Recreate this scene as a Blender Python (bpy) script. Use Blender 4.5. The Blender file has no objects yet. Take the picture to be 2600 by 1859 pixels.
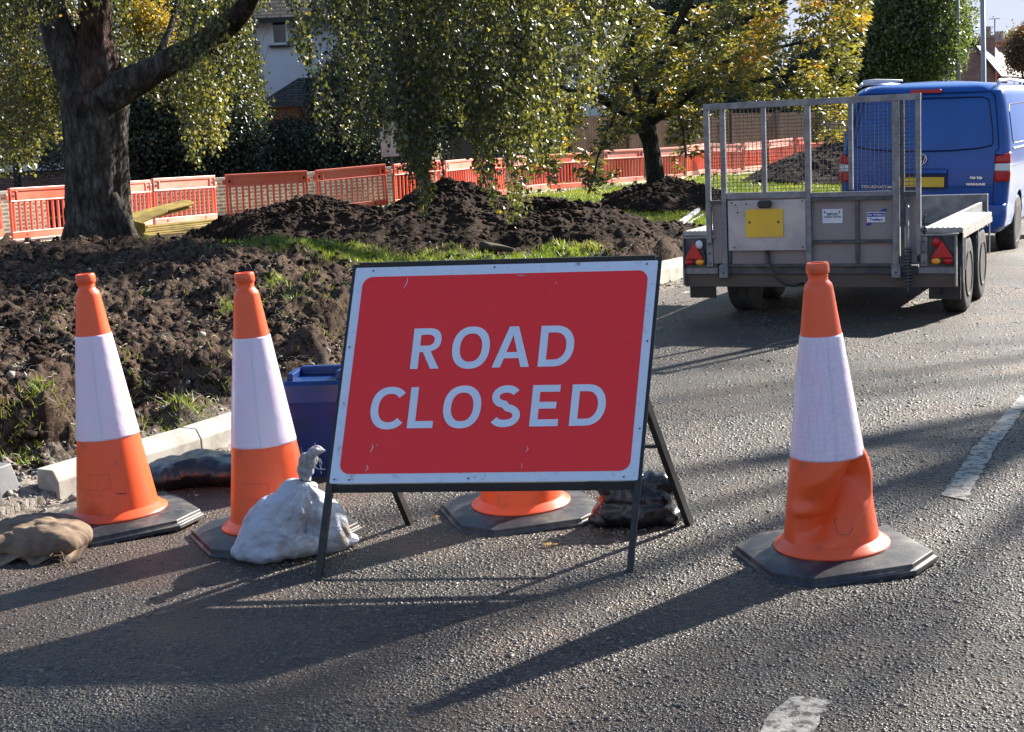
import bpy, bmesh, math, random
import numpy as np
from mathutils import Vector, Matrix
random.seed(7); RNG = np.random.default_rng(11)
PI = math.pi
C = bpy.context.scene.collection
# ------------------------------------------------------------------ camera geometry
FPX, PITCH, ROLL, H = 3750.0, 0.15998646, 0.0479079, 1.478972
CXP, CYP = 1300.0, 929.5
FV = np.array([0, math.cos(PITCH), -math.sin(PITCH)]); UV = np.array([0, math.sin(PITCH), math.cos(PITCH)]); RV = np.array([1., 0, 0])
VS = 2600 / 2271
def ray(px, py):
    px *= VS; py *= VS
    uu = px - CXP; vv = CYP - py; c, s = math.cos(ROLL), math.sin(ROLL)
    return FV * FPX + UV * (-s * uu + c * vv) + RV * (c * uu + s * vv)
def at(px, py, Y):                     # a point at true distance Y along a sight line
    d = ray(px, py); return np.array([0, 0, H]) + d * (Y / d[1])
def gp(px, py, z=0.0):
    d = ray(px, py); return np.array([0, 0, H]) + d * ((z - H) / d[2])
# ------------------------------------------------------------------ noise
_perm = RNG.permutation(4096); _rv = RNG.random(4096) * 2 - 1
def _h(ix, iy, iz):
    return _rv[_perm[(_perm[(_perm[ix & 4095] + iy) & 4095] + iz) & 4095]]
def vnoise(x, y, z=0.0):
    x = np.asarray(x, float); y = np.asarray(y, float); z = np.asarray(z, float) + np.zeros_like(x)
    ix = np.floor(x).astype(int); iy = np.floor(y).astype(int); iz = np.floor(z).astype(int)
    fx = x - ix; fy = y - iy; fz = z - iz
    fx = fx * fx * (3 - 2 * fx); fy = fy * fy * (3 - 2 * fy); fz = fz * fz * (3 - 2 * fz)
    r = 0
    for dx in (0, 1):
        for dy in (0, 1):
            for dz in (0, 1):
                r = r + _h(ix + dx, iy + dy, iz + dz) * (fx if dx else 1 - fx) * (fy if dy else 1 - fy) * (fz if dz else 1 - fz)
    return r
def fbm(x, y, z=0.0, o=4, g=.5):
    a = 1; s = 0; f = 1.
    for i in range(o):
        s = s + a * vnoise(np.asarray(x) * f + i * 17.3, np.asarray(y) * f + i * 7.1, np.asarray(z) * f + i * 3.7); a *= g; f *= 2.03
    return s
def ridg(x, y, o=4):
    a = 1; s = 0; f = 1.
    for i in range(o):
        s = s + a * (1 - 2 * np.abs(vnoise(x * f + i * 9.3, y * f + i * 5.1))); a *= .55; f *= 2.1
    return s
def sst(a, b, x):
    t = np.clip((np.asarray(x, float) - a) / (b - a), 0, 1); return t * t * (3 - 2 * t)
# ------------------------------------------------------------------ materials
def _nodes(name):
    m = bpy.data.materials.new(name); m.use_nodes = True
    nt = m.node_tree; b = nt.nodes['Principled BSDF']; return m, nt, b
def lk(nt, a, b): nt.links.new(a, b)
def node(nt, t, **kw):
    n = nt.nodes.new(t)
    for k, v in kw.items():
        if k in n.inputs.keys() if hasattr(n.inputs, 'keys') else False: n.inputs[k].default_value = v
        else: setattr(n, k, v)
    return n
def c4(c): return (c[0], c[1], c[2], 1)
def ramp(nt, stops, fac, interp='LINEAR'):
    r = nt.nodes.new('ShaderNodeValToRGB'); cr = r.color_ramp; cr.interpolation = interp
    while len(cr.elements) > 1: cr.elements.remove(cr.elements[-1])
    cr.elements[0].position = stops[0][0]; cr.elements[0].color = c4(stops[0][1])
    for p, c in stops[1:]:
        e = cr.elements.new(p); e.color = c4(c)
    lk(nt, fac, r.inputs[0]); return r.outputs[0]
def tex(nt, kind, scale, vec=None, detail=3, rough=.55, **kw):
    n = nt.nodes.new(kind); n.inputs['Scale'].default_value = scale
    if 'Detail' in n.inputs: n.inputs['Detail'].default_value = detail
    if 'Roughness' in n.inputs: n.inputs['Roughness'].default_value = rough
    for k, v in kw.items():
        if k in n.inputs: n.inputs[k].default_value = v
        else: setattr(n, k, v)
    if vec is not None: lk(nt, vec, n.inputs['Vector'])
    return n
def coord(nt, kind='Object', scale=None):
    t = nt.nodes.new('ShaderNodeTexCoord'); o = t.outputs[kind]
    if scale:
        m = nt.nodes.new('ShaderNodeMapping'); m.inputs['Scale'].default_value = scale; lk(nt, o, m.inputs['Vector']); o = m.outputs[0]
    return o
def mixc(nt, fac, a, b, mode='MIX'):
    n = nt.nodes.new('ShaderNodeMix'); n.data_type = 'RGBA'; n.blend_type = mode
    for s, v in ((n.inputs[0], fac), (n.inputs[6], a), (n.inputs[7], b)):
        if hasattr(v, 'is_output') or isinstance(v, bpy.types.NodeSocket): lk(nt, v, s)
        else: s.default_value = v if isinstance(v, (int, float)) else c4(v)
    return n.outputs[2]
def mth(nt, op, a, b=0.0, c=0.0):
    n = nt.nodes.new('ShaderNodeMath'); n.operation = op
    for i, v in enumerate((a, b, c)):
        if isinstance(v, bpy.types.NodeSocket): lk(nt, v, n.inputs[i])
        else: n.inputs[i].default_value = v
    return n.outputs[0]
def bump(nt, b, h, strength=.3, dist=.01, prev=None):
    n = nt.nodes.new('ShaderNodeBump'); n.inputs['Strength'].default_value = strength; n.inputs['Distance'].default_value = dist
    lk(nt, h, n.inputs['Height'])
    if prev is not None: lk(nt, prev, n.inputs['Normal'])
    lk(nt, n.outputs[0], b.inputs['Normal']); return n.outputs[0]
def mat(name, col, rough=.6, metal=0, col2=None, nscale=6, lo=.4, hi=.65, bscale=None, bstr=.2, bdist=.005, spec=None, coat=0, rv=0, coord_kind='Object', cscale=None):
    m, nt, b = _nodes(name)
    b.inputs['Roughness'].default_value = rough; b.inputs['Metallic'].default_value = metal
    if spec is not None: b.inputs['Specular IOR Level'].default_value = spec
    if coat: b.inputs['Coat Weight'].default_value = coat; b.inputs['Coat Roughness'].default_value = .05
    v = coord(nt, coord_kind, cscale)
    if col2 is not None:
        n = tex(nt, 'ShaderNodeTexNoise', nscale, v, 5, .6)
        lk(nt, ramp(nt, [(lo, col), (hi, col2)], n.outputs[0]), b.inputs['Base Color'])
    else: b.inputs['Base Color'].default_value = c4(col)
    if rv:
        n2 = tex(nt, 'ShaderNodeTexNoise', nscale * 1.7, v, 4, .6)
        lk(nt, mth(nt, 'MULTIPLY_ADD', n2.outputs[0], rv, rough - rv / 2), b.inputs['Roughness'])
    if bscale:
        n3 = tex(nt, 'ShaderNodeTexNoise', bscale, v, 4, .6); bump(nt, b, n3.outputs[0], bstr, bdist)
    return m
M = {}
M['orange'] = mat('orange_plastic', (.84, .098, .022), .38, col2=(.52, .085, .036), nscale=16, lo=.56, hi=.76, bscale=300, bstr=.06, bdist=.001, rv=.2)
M['rubber'] = mat('black_rubber', (.014, .016, .023), .5, col2=(.09, .08, .068), nscale=10, lo=.46, hi=.66, bscale=180, bstr=.4, bdist=.002, rv=.3)
M['darksteel'] = mat('dark_steel', (.022, .022, .024), .5, .3, col2=(.07, .04, .028), nscale=22, lo=.55, hi=.8, rv=.3)
M['galv'] = mat('galvanised_steel', (.16, .162, .172), .5, .4, col2=(.26, .26, .265), nscale=14, rv=.35, bscale=60, bstr=.08)
M['galvdark'] = mat('weathered_steel', (.06, .06, .067), .6, .35, col2=(.12, .112, .105), nscale=9, rv=.3, bscale=60, bstr=.1)
M['alu'] = mat('aluminium_sheet', (.50, .44, .41), .45, .15, col2=(.34, .31, .295), nscale=5, rv=.25)
M['planks'] = mat('mudguard_aluminium', (.36, .345, .31), .5, .3, col2=(.26, .25, .23), nscale=12, rv=.2)
M['wood'] = mat('beam_timber', (.11, .085, .065), .8, col2=(.09, .065, .05), nscale=5, cscale=(1, 12, 12), bscale=40)
M['black'] = mat('black_plastic', (.012, .012, .014), .4)
M['tyre'] = mat('tyre_rubber', (.018, .018, .018), .8, col2=(.05, .045, .04), nscale=20, bscale=90, bstr=.4)
M['yellowplate'] = mat('yellow_plate', (.78, .47, .02), .35, col2=(.70, .42, .03), nscale=7)
M['whitepaint'] = mat('white_paint', (.72, .74, .78), .5, col2=(.58, .6, .65), nscale=8)
M['red'] = mat('red_lens', (.45, .004, .006), .3)
M['redhi'] = mat('red_reflector', (.52, .006, .006), .3, bscale=200, bstr=.3)
M['amber'] = mat('amber_lens', (.9, .32, .01), .2, coat=.5)
M['lensw'] = mat('clear_lens', (.62, .62, .64), .15, coat=.6, bscale=120, bstr=.4)
M['chrome'] = mat('chrome', (.8, .8, .82), .15, 1)
M['blueplastic'] = mat('blue_plastic', (.002, .030, .155), .32, col2=(.004, .024, .09), nscale=8, rv=.2)
M['yboard'] = mat('yellow_grp', (.33, .235, .035), .5, col2=(.19, .13, .02), nscale=5, bscale=30)
M['hessian'] = mat('hessian', (.20, .135, .088), .9, col2=(.10, .062, .04), nscale=11, bscale=260, bstr=.5, bdist=.003)
M['bagwhite'] = mat('woven_white_plastic', (.38, .41, .48), .55, col2=(.24, .205, .17), nscale=7, lo=.48, hi=.68, bscale=26, bstr=.9, bdist=.012)
M['bagblack'] = mat('black_polythene', (.006, .007, .010), .28, col2=(.018, .017, .018), nscale=12, bscale=18, bstr=.6, bdist=.01, rv=.2)
M['concrete'] = mat('kerb_concrete', (.40, .375, .325), .85, col2=(.25, .225, .19), nscale=9, bscale=120, bstr=.3, bdist=.003)
M['brickcap'] = mat('stone_cap', (.55, .5, .42), .85, col2=(.4, .36, .3), nscale=7)
M['render'] = mat('white_render', (.78, .80, .84), .8, col2=(.72, .74, .78), nscale=2.5)
M['upvc'] = mat('white_upvc', (.78, .79, .8), .35)
M['glass'] = mat('window_glass', (.03, .035, .04), .08, spec=.6)
M['slate'] = mat('slate', (.24, .23, .24), .7, col2=(.15, .15, .16), nscale=30)
M['greyrender'] = mat('grey_render', (.13, .125, .13), .9, col2=(.09, .09, .09), nscale=3)
M['garageorange'] = mat('terracotta_panel', (.50, .19, .09), .8, col2=(.42, .15, .07), nscale=4)
M['post'] = mat('lamp_post_paint', (.30, .31, .31), .5, .2, col2=(.24, .25, .25), nscale=3)
M['stone'] = mat('pale_stone', (.26, .235, .205), .85, col2=(.14, .12, .105), nscale=20, bscale=60)
M['palewood'] = mat('pale_wood', (.5, .44, .34), .8, col2=(.34, .28, .2), nscale=9)
M['whiteplastic'] = mat('white_plastic', (.75, .75, .74), .4)
M['darkwood'] = mat('bare_branch', (.06, .045, .035), .9, bscale=40)
M['post2'] = mat('green_grey_paint', (.16, .20, .15), .6)
M['stone_d'] = mat('grey_moulded_rubber', (.17, .17, .175), .55, col2=(.10, .10, .105), nscale=8, rv=.3)
M['blackletter'] = mat('black_ink', (.02, .02, .02), .5)
M['greenletter'] = mat('green_ink', (.01, .08, .06), .5)
M['blueletter'] = mat('blue_ink', (.01, .015, .25), .5)
M['fabricred'] = mat('red_plastic', (.55, .06, .03), .5)

def sleeve_mat(hexa=True):
    m, nt, b = _nodes('reflective_sleeve'); v = coord(nt)
    n = tex(nt, 'ShaderNodeTexNoise', 9, v, 4); 
    vo = tex(nt, 'ShaderNodeTexVoronoi', 52, v, feature='DISTANCE_TO_EDGE', Randomness=.35)
    lw = nt.nodes.new('ShaderNodeLayerWeight'); lw.inputs[0].default_value = .35
    col = ramp(nt, [(.38, (.68, .65, .74)), (.60, (.72, .58, .72))], n.outputs[0])
    edge = ramp(nt, [(0, (.84, .82, .90) if hexa else (1, 1, 1)), (.05, (1, 1, 1))], vo.outputs['Distance'])
    lk(nt, mixc(nt, 1.0, col, edge, 'MULTIPLY'), b.inputs['Base Color'])
    b.inputs['Roughness'].default_value = .28; b.inputs['Sheen Weight'].default_value = .3
    n2 = tex(nt, 'ShaderNodeTexNoise', 24, v, 3)
    bump(nt, b, n2.outputs[0], .3, .006); return m
M['sleeve'] = sleeve_mat(); M['sleeve2'] = sleeve_mat(False)
def signred():
    m, nt, b = _nodes('sign_red'); v = coord(nt)
    n = tex(nt, 'ShaderNodeTexNoise', 260, v, 2); n1 = tex(nt, 'ShaderNodeTexNoise', 3, v, 3)
    c = ramp(nt, [(.3, (.84, .018, .024)), (.7, (.93, .030, .032))], n.outputs[0])
    ms = tex(nt, 'ShaderNodeTexNoise', 14, coord(nt, 'Object', (1, 1, .35)), 6, .75)
    mk = ramp(nt, [(.74, (0, 0, 0)), (.78, (1, 1, 1))], ms.outputs[0])
    lk(nt, mixc(nt, mk, c, (.62, .3, .3)), b.inputs['Base Color'])
    b.inputs['Roughness'].default_value = .3
    b.inputs['Specular IOR Level'].default_value = .35
    lk(nt, mth(nt, 'MULTIPLY_ADD', n1.outputs[0], .25, .30), b.inputs['Roughness'])
    bump(nt, b, n1.outputs[0], .08, .01); return m
M['signred'] = signred()
def signwhite():
    m, nt, b = _nodes('sign_white'); v = coord(nt)
    n = tex(nt, 'ShaderNodeTexNoise', 30, v, 6, .7); n2 = tex(nt, 'ShaderNodeTexNoise', 5, v, 3)
    c = ramp(nt, [(.3, (.66, .73, .84)), (.60, (.60, .67, .78)), (.70, (.25, .22, .2))], n.outputs[0])
    lk(nt, c, b.inputs['Base Color']); b.inputs['Roughness'].default_value = .35; return m
M['signwhite'] = signwhite()
M['letter'] = mat('sign_letter_white', (.68, .75, .85), .35, col2=(.62, .70, .81), nscale=12)

def asphalt():
    m, nt, b = _nodes('asphalt'); v = coord(nt)
    dist = tex(nt, 'ShaderNodeTexNoise', 60, v, 2)
    vv = mixc(nt, .012, v, dist.outputs['Color'], 'ADD')
    vo = tex(nt, 'ShaderNodeTexVoronoi', 52, vv, Randomness=1.0)
    vo2 = tex(nt, 'ShaderNodeTexVoronoi', 52, vv, feature='DISTANCE_TO_EDGE')
    fine = tex(nt, 'ShaderNodeTexNoise', 220, v, 3)
    big = tex(nt, 'ShaderNodeTexNoise', .9, v, 5, .6); med = tex(nt, 'ShaderNodeTexNoise', 2.6, v, 6, .68)
    sep = nt.nodes.new('ShaderNodeSeparateColor'); lk(nt, vo.outputs['Color'], sep.inputs[0])
    chip = ramp(nt, [(0, (.014, .012, .0105)), (.45, (.038, .034, .029)), (.72, (.075, .066, .055)), (1, (.15, .135, .112))], sep.outputs[0])
    gap = ramp(nt, [(.02, (0, 0, 0)), (.16, (1, 1, 1))], vo2.outputs['Distance'])
    c = mixc(nt, gap, (.011, .010, .010), chip)
    # brown mud film
    mk = ramp(nt, [(.44, (0, 0, 0)), (.60, (.85, .85, .85))], med.outputs[0])
    c = mixc(nt, mk, c, (.088, .058, .037))
    at_ = nt.nodes.new('ShaderNodeAttribute'); at_.attribute_name = 'mud'
    mm = mth(nt, 'MULTIPLY', at_.outputs['Fac'], mth(nt, 'ADD', med.outputs[0], .35))
    c = mixc(nt, mm, c, (.080, .044, .028))
    bg = ramp(nt, [(.35, (.5, .49, .49)), (.65, (1.3, 1.2, 1.05))], big.outputs[0])
    c = mixc(nt, 1.0, c, bg, 'MULTIPLY')
    lk(nt, c, b.inputs['Base Color']); b.inputs['Roughness'].default_value = .5
    hgt = mth(nt, 'ADD', mth(nt, 'MULTIPLY', gap, mth(nt, 'MULTIPLY_ADD', sep.outputs[1], .8, .4)), mth(nt, 'MULTIPLY', fine.outputs[0], .35))
    bump(nt, b, hgt, 1.0, .010); return m
M['asphalt'] = asphalt()
def marking():
    m, nt, b = _nodes('road_marking_paint'); v = coord(nt)
    n = tex(nt, 'ShaderNodeTexNoise', 26, v, 6, .7); vo = tex(nt, 'ShaderNodeTexNoise', 90, v, 3)
    c = ramp(nt, [(.42, (.045, .04, .035)), (.50, (.25, .23, .20)), (.7, (.35, .33, .29))], n.outputs[0])
    lk(nt, c, b.inputs['Base Color']); b.inputs['Roughness'].default_value = .7; bump(nt, b, vo.outputs[0], .7, .006); return m
M['marking'] = marking()
def groundmat():
    m, nt, b = _nodes('verge_ground'); v = coord(nt)
    n1 = tex(nt, 'ShaderNodeTexNoise', 14, v, 6, .65); n2 = tex(nt, 'ShaderNodeTexNoise', 1.6, v, 4, .6); n3 = tex(nt, 'ShaderNodeTexNoise', 70, v, 3, .6)
    soil = ramp(nt, [(.3, (.007, .0043, .0032)), (.50, (.021, .0128, .0093)), (.62, (.042, .027, .0195)), (.78, (.105, .072, .053))], n1.outputs[0])
    soil = mixc(nt, ramp(nt, [(.48, (0, 0, 0)), (.72, (.5, .5, .5))], n2.outputs[0]), soil, (.062, .041, .030))
    vo = tex(nt, 'ShaderNodeTexVoronoi', 30, v); sp = nt.nodes.new('ShaderNodeSeparateColor'); lk(nt, vo.outputs['Color'], sp.inputs[0])
    st = ramp(nt, [(.93, (0, 0, 0)), (.95, (1, 1, 1))], sp.outputs[0])
    soil = mixc(nt, mth(nt, 'MULTIPLY', st, .5), soil, (.12, .085, .062))
    grass = ramp(nt, [(.3, (.022, .036, .007)), (.55, (.055, .09, .014)), (.75, (.11, .13, .03))], n1.outputs[0])
    a = nt.nodes.new('ShaderNodeAttribute'); a.attribute_name = 'grass'
    c = mixc(nt, a.outputs['Fac'], soil, grass)
    a2 = nt.nodes.new('ShaderNodeAttribute'); a2.attribute_name = 'gravel'
    gr = ramp(nt, [(0, (.05, .04, .033)), (.6, (.11, .095, .08)), (1, (.24, .21, .18))], sp.outputs[1])
    c = mixc(nt, a2.outputs['Fac'], c, gr)
    lk(nt, c, b.inputs['Base Color']); b.inputs['Roughness'].default_value = .95; b.inputs['Specular IOR Level'].default_value = .05
    n6 = tex(nt, 'ShaderNodeTexNoise', 38, v, 6, .7); hh = mth(nt, 'ADD', n6.outputs[0], mth(nt, 'MULTIPLY', n3.outputs[0], .4)); bump(nt, b, hh, .8, .014); return m
M['ground'] = groundmat()
def soilmat(name, k=1.0, pale=.35):
    m, nt, b = _nodes(name); v = coord(nt)
    n1 = tex(nt, 'ShaderNodeTexNoise', 16, v, 6, .65); n2 = tex(nt, 'ShaderNodeTexNoise', 2, v, 4, .6); n3 = tex(nt, 'ShaderNodeTexNoise', 60, v, 3)
    soil = ramp(nt, [(.3, (.026 * k, .017 * k, .013 * k)), (.5, (.052 * k, .034 * k, .026 * k)), (.62, (.09 * k, .06 * k, .045 * k)), (.78, (.19 * k, .15 * k, .12 * k))], n1.outputs[0])
    soil = mixc(nt, ramp(nt, [(.45, (0, 0, 0)), (.7, (pale, pale, pale))], n2.outputs[0]), soil, (.15 * k, .11 * k, .08 * k))
    lk(nt, soil, b.inputs['Base Color']); b.inputs['Roughness'].default_value = .95; b.inputs['Specular IOR Level'].default_value = .08
    bump(nt, b, mth(nt, 'ADD', n1.outputs[0], mth(nt, 'MULTIPLY', n3.outputs[0], .4)), .9, .03); return m
M['soil'] = soilmat('dug_soil', .46, .35); M['clod'] = soilmat('soil_clod', .62, .4)
def brick(name, c1, c2, mortar, scale=1.0, w=.225, h=.075, ms=.012):
    m, nt, b = _nodes(name); t = nt.nodes.new('ShaderNodeTexCoord')
    br = nt.nodes.new('ShaderNodeTexBrick'); lk(nt, t.outputs['UV'], br.inputs['Vector'])
    br.inputs['Scale'].default_value = scale; br.inputs['Color1'].default_value = c4(c1); br.inputs['Color2'].default_value = c4(c2); br.inputs['Mortar'].default_value = c4(mortar)
    br.inputs['Brick Width'].default_value = w; br.inputs['Row Height'].default_value = h; br.inputs['Mortar Size'].default_value = ms
    n = tex(nt, 'ShaderNodeTexNoise', 3, t.outputs['UV'], 5); k = ramp(nt, [(.3, (.7, .7, .7)), (.7, (1.15, 1.15, 1.15))], n.outputs[0])
    lk(nt, mixc(nt, 1., br.outputs[0], k, 'MULTIPLY'), b.inputs['Base Color']); b.inputs['Roughness'].default_value = .9
    bump(nt, b, br.outputs['Fac'], -.5, .01); return m
M['buffbrick'] = brick('buff_brick', (.40, .31, .19), (.26, .19, .12), (.62, .58, .48), ms=.016)
M['redbrick'] = brick('red_brick', (.33, .10, .06), (.22, .07, .05), (.35, .3, .26))
M['darkbrick'] = brick('brown_brick', (.17, .075, .055), (.12, .055, .045), (.16, .13, .11))
M['rooftile'] = brick('roof_tile', (.11, .09, .07), (.08, .07, .055), (.02, .02, .02), w=.4, h=.16, ms=.03)
M['redtile'] = brick('clay_tile', (.27, .12, .07), (.2, .09, .055), (.05, .03, .02), w=.25, h=.12, ms=.02)
M['fencewood'] = brick('close_board_fence', (.20, .115, .065), (.155, .088, .052), (.05, .03, .02), w=.12, h=4.0, ms=.01)
M['footpath'] = mat('footpath_slabs', (.44, .38, .28), .9, col2=(.33, .29, .22), nscale=3, bscale=40)
def vanblue():
    m, nt, b = _nodes('blue_car_paint'); v = coord(nt)
    n = tex(nt, 'ShaderNodeTexNoise', 2.5, v, 5, .6)
    lk(nt, ramp(nt, [(.35, (.0, .060, .27)), (.65, (.001, .078, .36)), (.85, (.012, .08, .27))], n.outputs[0]), b.inputs['Base Color'])
    b.inputs['Roughness'].default_value = .3; b.inputs['Specular IOR Level'].default_value = .3; b.inputs['Coat Weight'].default_value = .35; b.inputs['Coat Roughness'].default_value = .08; b.inputs['Metallic'].default_value = .0
    n2 = tex(nt, 'ShaderNodeTexNoise', 1.2, v, 2); bump(nt, b, n2.outputs[0], .04, .03); return m
M['van'] = vanblue()
M['vandark'] = mat('panel_gap', (.002, .006, .04), .5)
def diamond():
    m, nt, b = _nodes('chequer_plate'); v = coord(nt, 'Object', (1, .001, 1))
    r = nt.nodes.new('ShaderNodeMapping'); r.inputs['Rotation'].default_value = (0, math.radians(45), 0); lk(nt, v, r.inputs[0])
    vo = tex(nt, 'ShaderNodeTexVoronoi', 25, r.outputs[0], feature='F1', Randomness=.3, distance='MANHATTAN')
    n = tex(nt, 'ShaderNodeTexNoise', 4, v, 5)
    c = ramp(nt, [(.3, (.48, .385, .35)), (.6, (.56, .48, .44)), (.8, (.32, .295, .29))], n.outputs[0])
    g = ramp(nt, [(.30, (1.5, 1.42, 1.35)), (.60, (.45, .44, .46))], vo.outputs['Distance'])
    lk(nt, mixc(nt, 1., c, g, 'MULTIPLY'), b.inputs['Base Color']); b.inputs['Metallic'].default_value = .0; b.inputs['Roughness'].default_value = .45
    bump(nt, b, g, .6, .004); return m
M['diamond'] = diamond()
def bark(name, ca, cb, cc, sc=7):
    m, nt, b = _nodes(name); v = coord(nt, 'Object', (1, 1, .38))
    n = tex(nt, 'ShaderNodeTexNoise', sc, v, 8, .7); n2 = tex(nt, 'ShaderNodeTexNoise', sc * 3, v, 6, .7)
    c = ramp(nt, [(.35, ca), (.52, cb), (.68, cc)], n.outputs[0])
    n4 = tex(nt, 'ShaderNodeTexNoise', 3, coord(nt), 4, .6)
    n5 = tex(nt, 'ShaderNodeTexNoise', 11, coord(nt, 'Object', (1, 1, .3)), 8, .8)
    c = mixc(nt, mth(nt, 'MULTIPLY', ramp(nt, [(.50, (0, 0, 0)), (.62, (1, 1, 1))], n4.outputs[0]), ramp(nt, [(.47, (0, 0, 0)), (.55, (.7, .7, .7))], n5.outputs[0])), c, (.24, .225, .20))
    vr = tex(nt, 'ShaderNodeTexVoronoi', sc * 1.6, v, feature='DISTANCE_TO_EDGE'); fur = ramp(nt, [(.0, (.25, .25, .25)), (.16, (1, 1, 1))], vr.outputs['Distance']); c = mixc(nt, .8, c, fur, 'MULTIPLY')
    lk(nt, c, b.inputs['Base Color']); b.inputs['Roughness'].default_value = .95; b.inputs['Specular IOR Level'].default_value = .15
    bump(nt, b, mth(nt, 'ADD', mth(nt, 'ADD', n.outputs[0], mth(nt, 'MULTIPLY', fur, .5)), mth(nt, 'MULTIPLY', n2.outputs[0], .5)), 1.0, .09); return m
M['bark'] = bark('birch_bark', (.040, .033, .029), (.115, .097, .084), (.25, .22, .19))
M['barkred'] = bark('torn_bark', (.05, .027, .021), (.13, .072, .056), (.22, .15, .12))
M['bark2'] = bark('chestnut_bark', (.035, .034, .026), (.08, .076, .058), (.15, .14, .11), 10)
def leafmat(name, stops, gloss=.40, trans=.42):
    m = bpy.data.materials.new(name); m.use_nodes = True; nt = m.node_tree; nt.nodes.clear()
    out = nt.nodes.new('ShaderNodeOutputMaterial'); a = nt.nodes.new('ShaderNodeAttribute'); a.attribute_name = 'tint'
    c = ramp(nt, stops, a.outputs['Fac'])
    d = nt.nodes.new('ShaderNodeBsdfPrincipled'); d.inputs['Roughness'].default_value = gloss; d.inputs['Specular IOR Level'].default_value = .9
    t = nt.nodes.new('ShaderNodeBsdfTranslucent'); mx = nt.nodes.new('ShaderNodeMixShader'); mx.inputs[0].default_value = trans
    c2 = mixc(nt, 1.0, c, (2.1, 1.95, 1.0), 'MULTIPLY')
    lk(nt, c, d.inputs['Base Color']); lk(nt, c2, t.inputs['Color']); lk(nt, d.outputs[0], mx.inputs[1]); lk(nt, t.outputs[0], mx.inputs[2]); lk(nt, mx.outputs[0], out.inputs[0]); return m
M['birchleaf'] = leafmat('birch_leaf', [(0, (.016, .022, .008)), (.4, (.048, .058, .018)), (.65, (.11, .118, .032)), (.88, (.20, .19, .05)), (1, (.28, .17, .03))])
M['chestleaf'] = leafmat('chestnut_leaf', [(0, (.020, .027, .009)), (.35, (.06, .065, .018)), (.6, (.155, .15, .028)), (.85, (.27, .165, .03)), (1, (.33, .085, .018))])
M['greenleaf'] = leafmat('green_leaf', [(0, (.022, .038, .014)), (.5, (.055, .085, .026)), (1, (.13, .155, .045))], .45)
M['darkleaf'] = leafmat('dark_leaf', [(0, (.006, .012, .006)), (.6, (.016, .029, .012)), (1, (.038, .056, .02))], .5, .25)
M['brownleaf'] = leafmat('brown_leaf', [(0, (.06, .04, .02)), (.5, (.13, .07, .025)), (1, (.2, .13, .04))], .5, .3)
M['goldleaf'] = leafmat('gold_leaf', [(0, (.12, .09, .012)), (.5, (.24, .18, .02)), (1, (.4, .3, .03))], .5, .45)
M['grassblade'] = leafmat('grass_blade', [(0, (.04, .065, .008)), (.5, (.10, .15, .012)), (.85, (.18, .205, .03)), (1, (.2, .17, .08))], .5, .4)
M['deadleaf'] = leafmat('fallen_leaf', [(0, (.30, .15, .03)), (1, (.45, .26, .05))], .6, .2)

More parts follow.
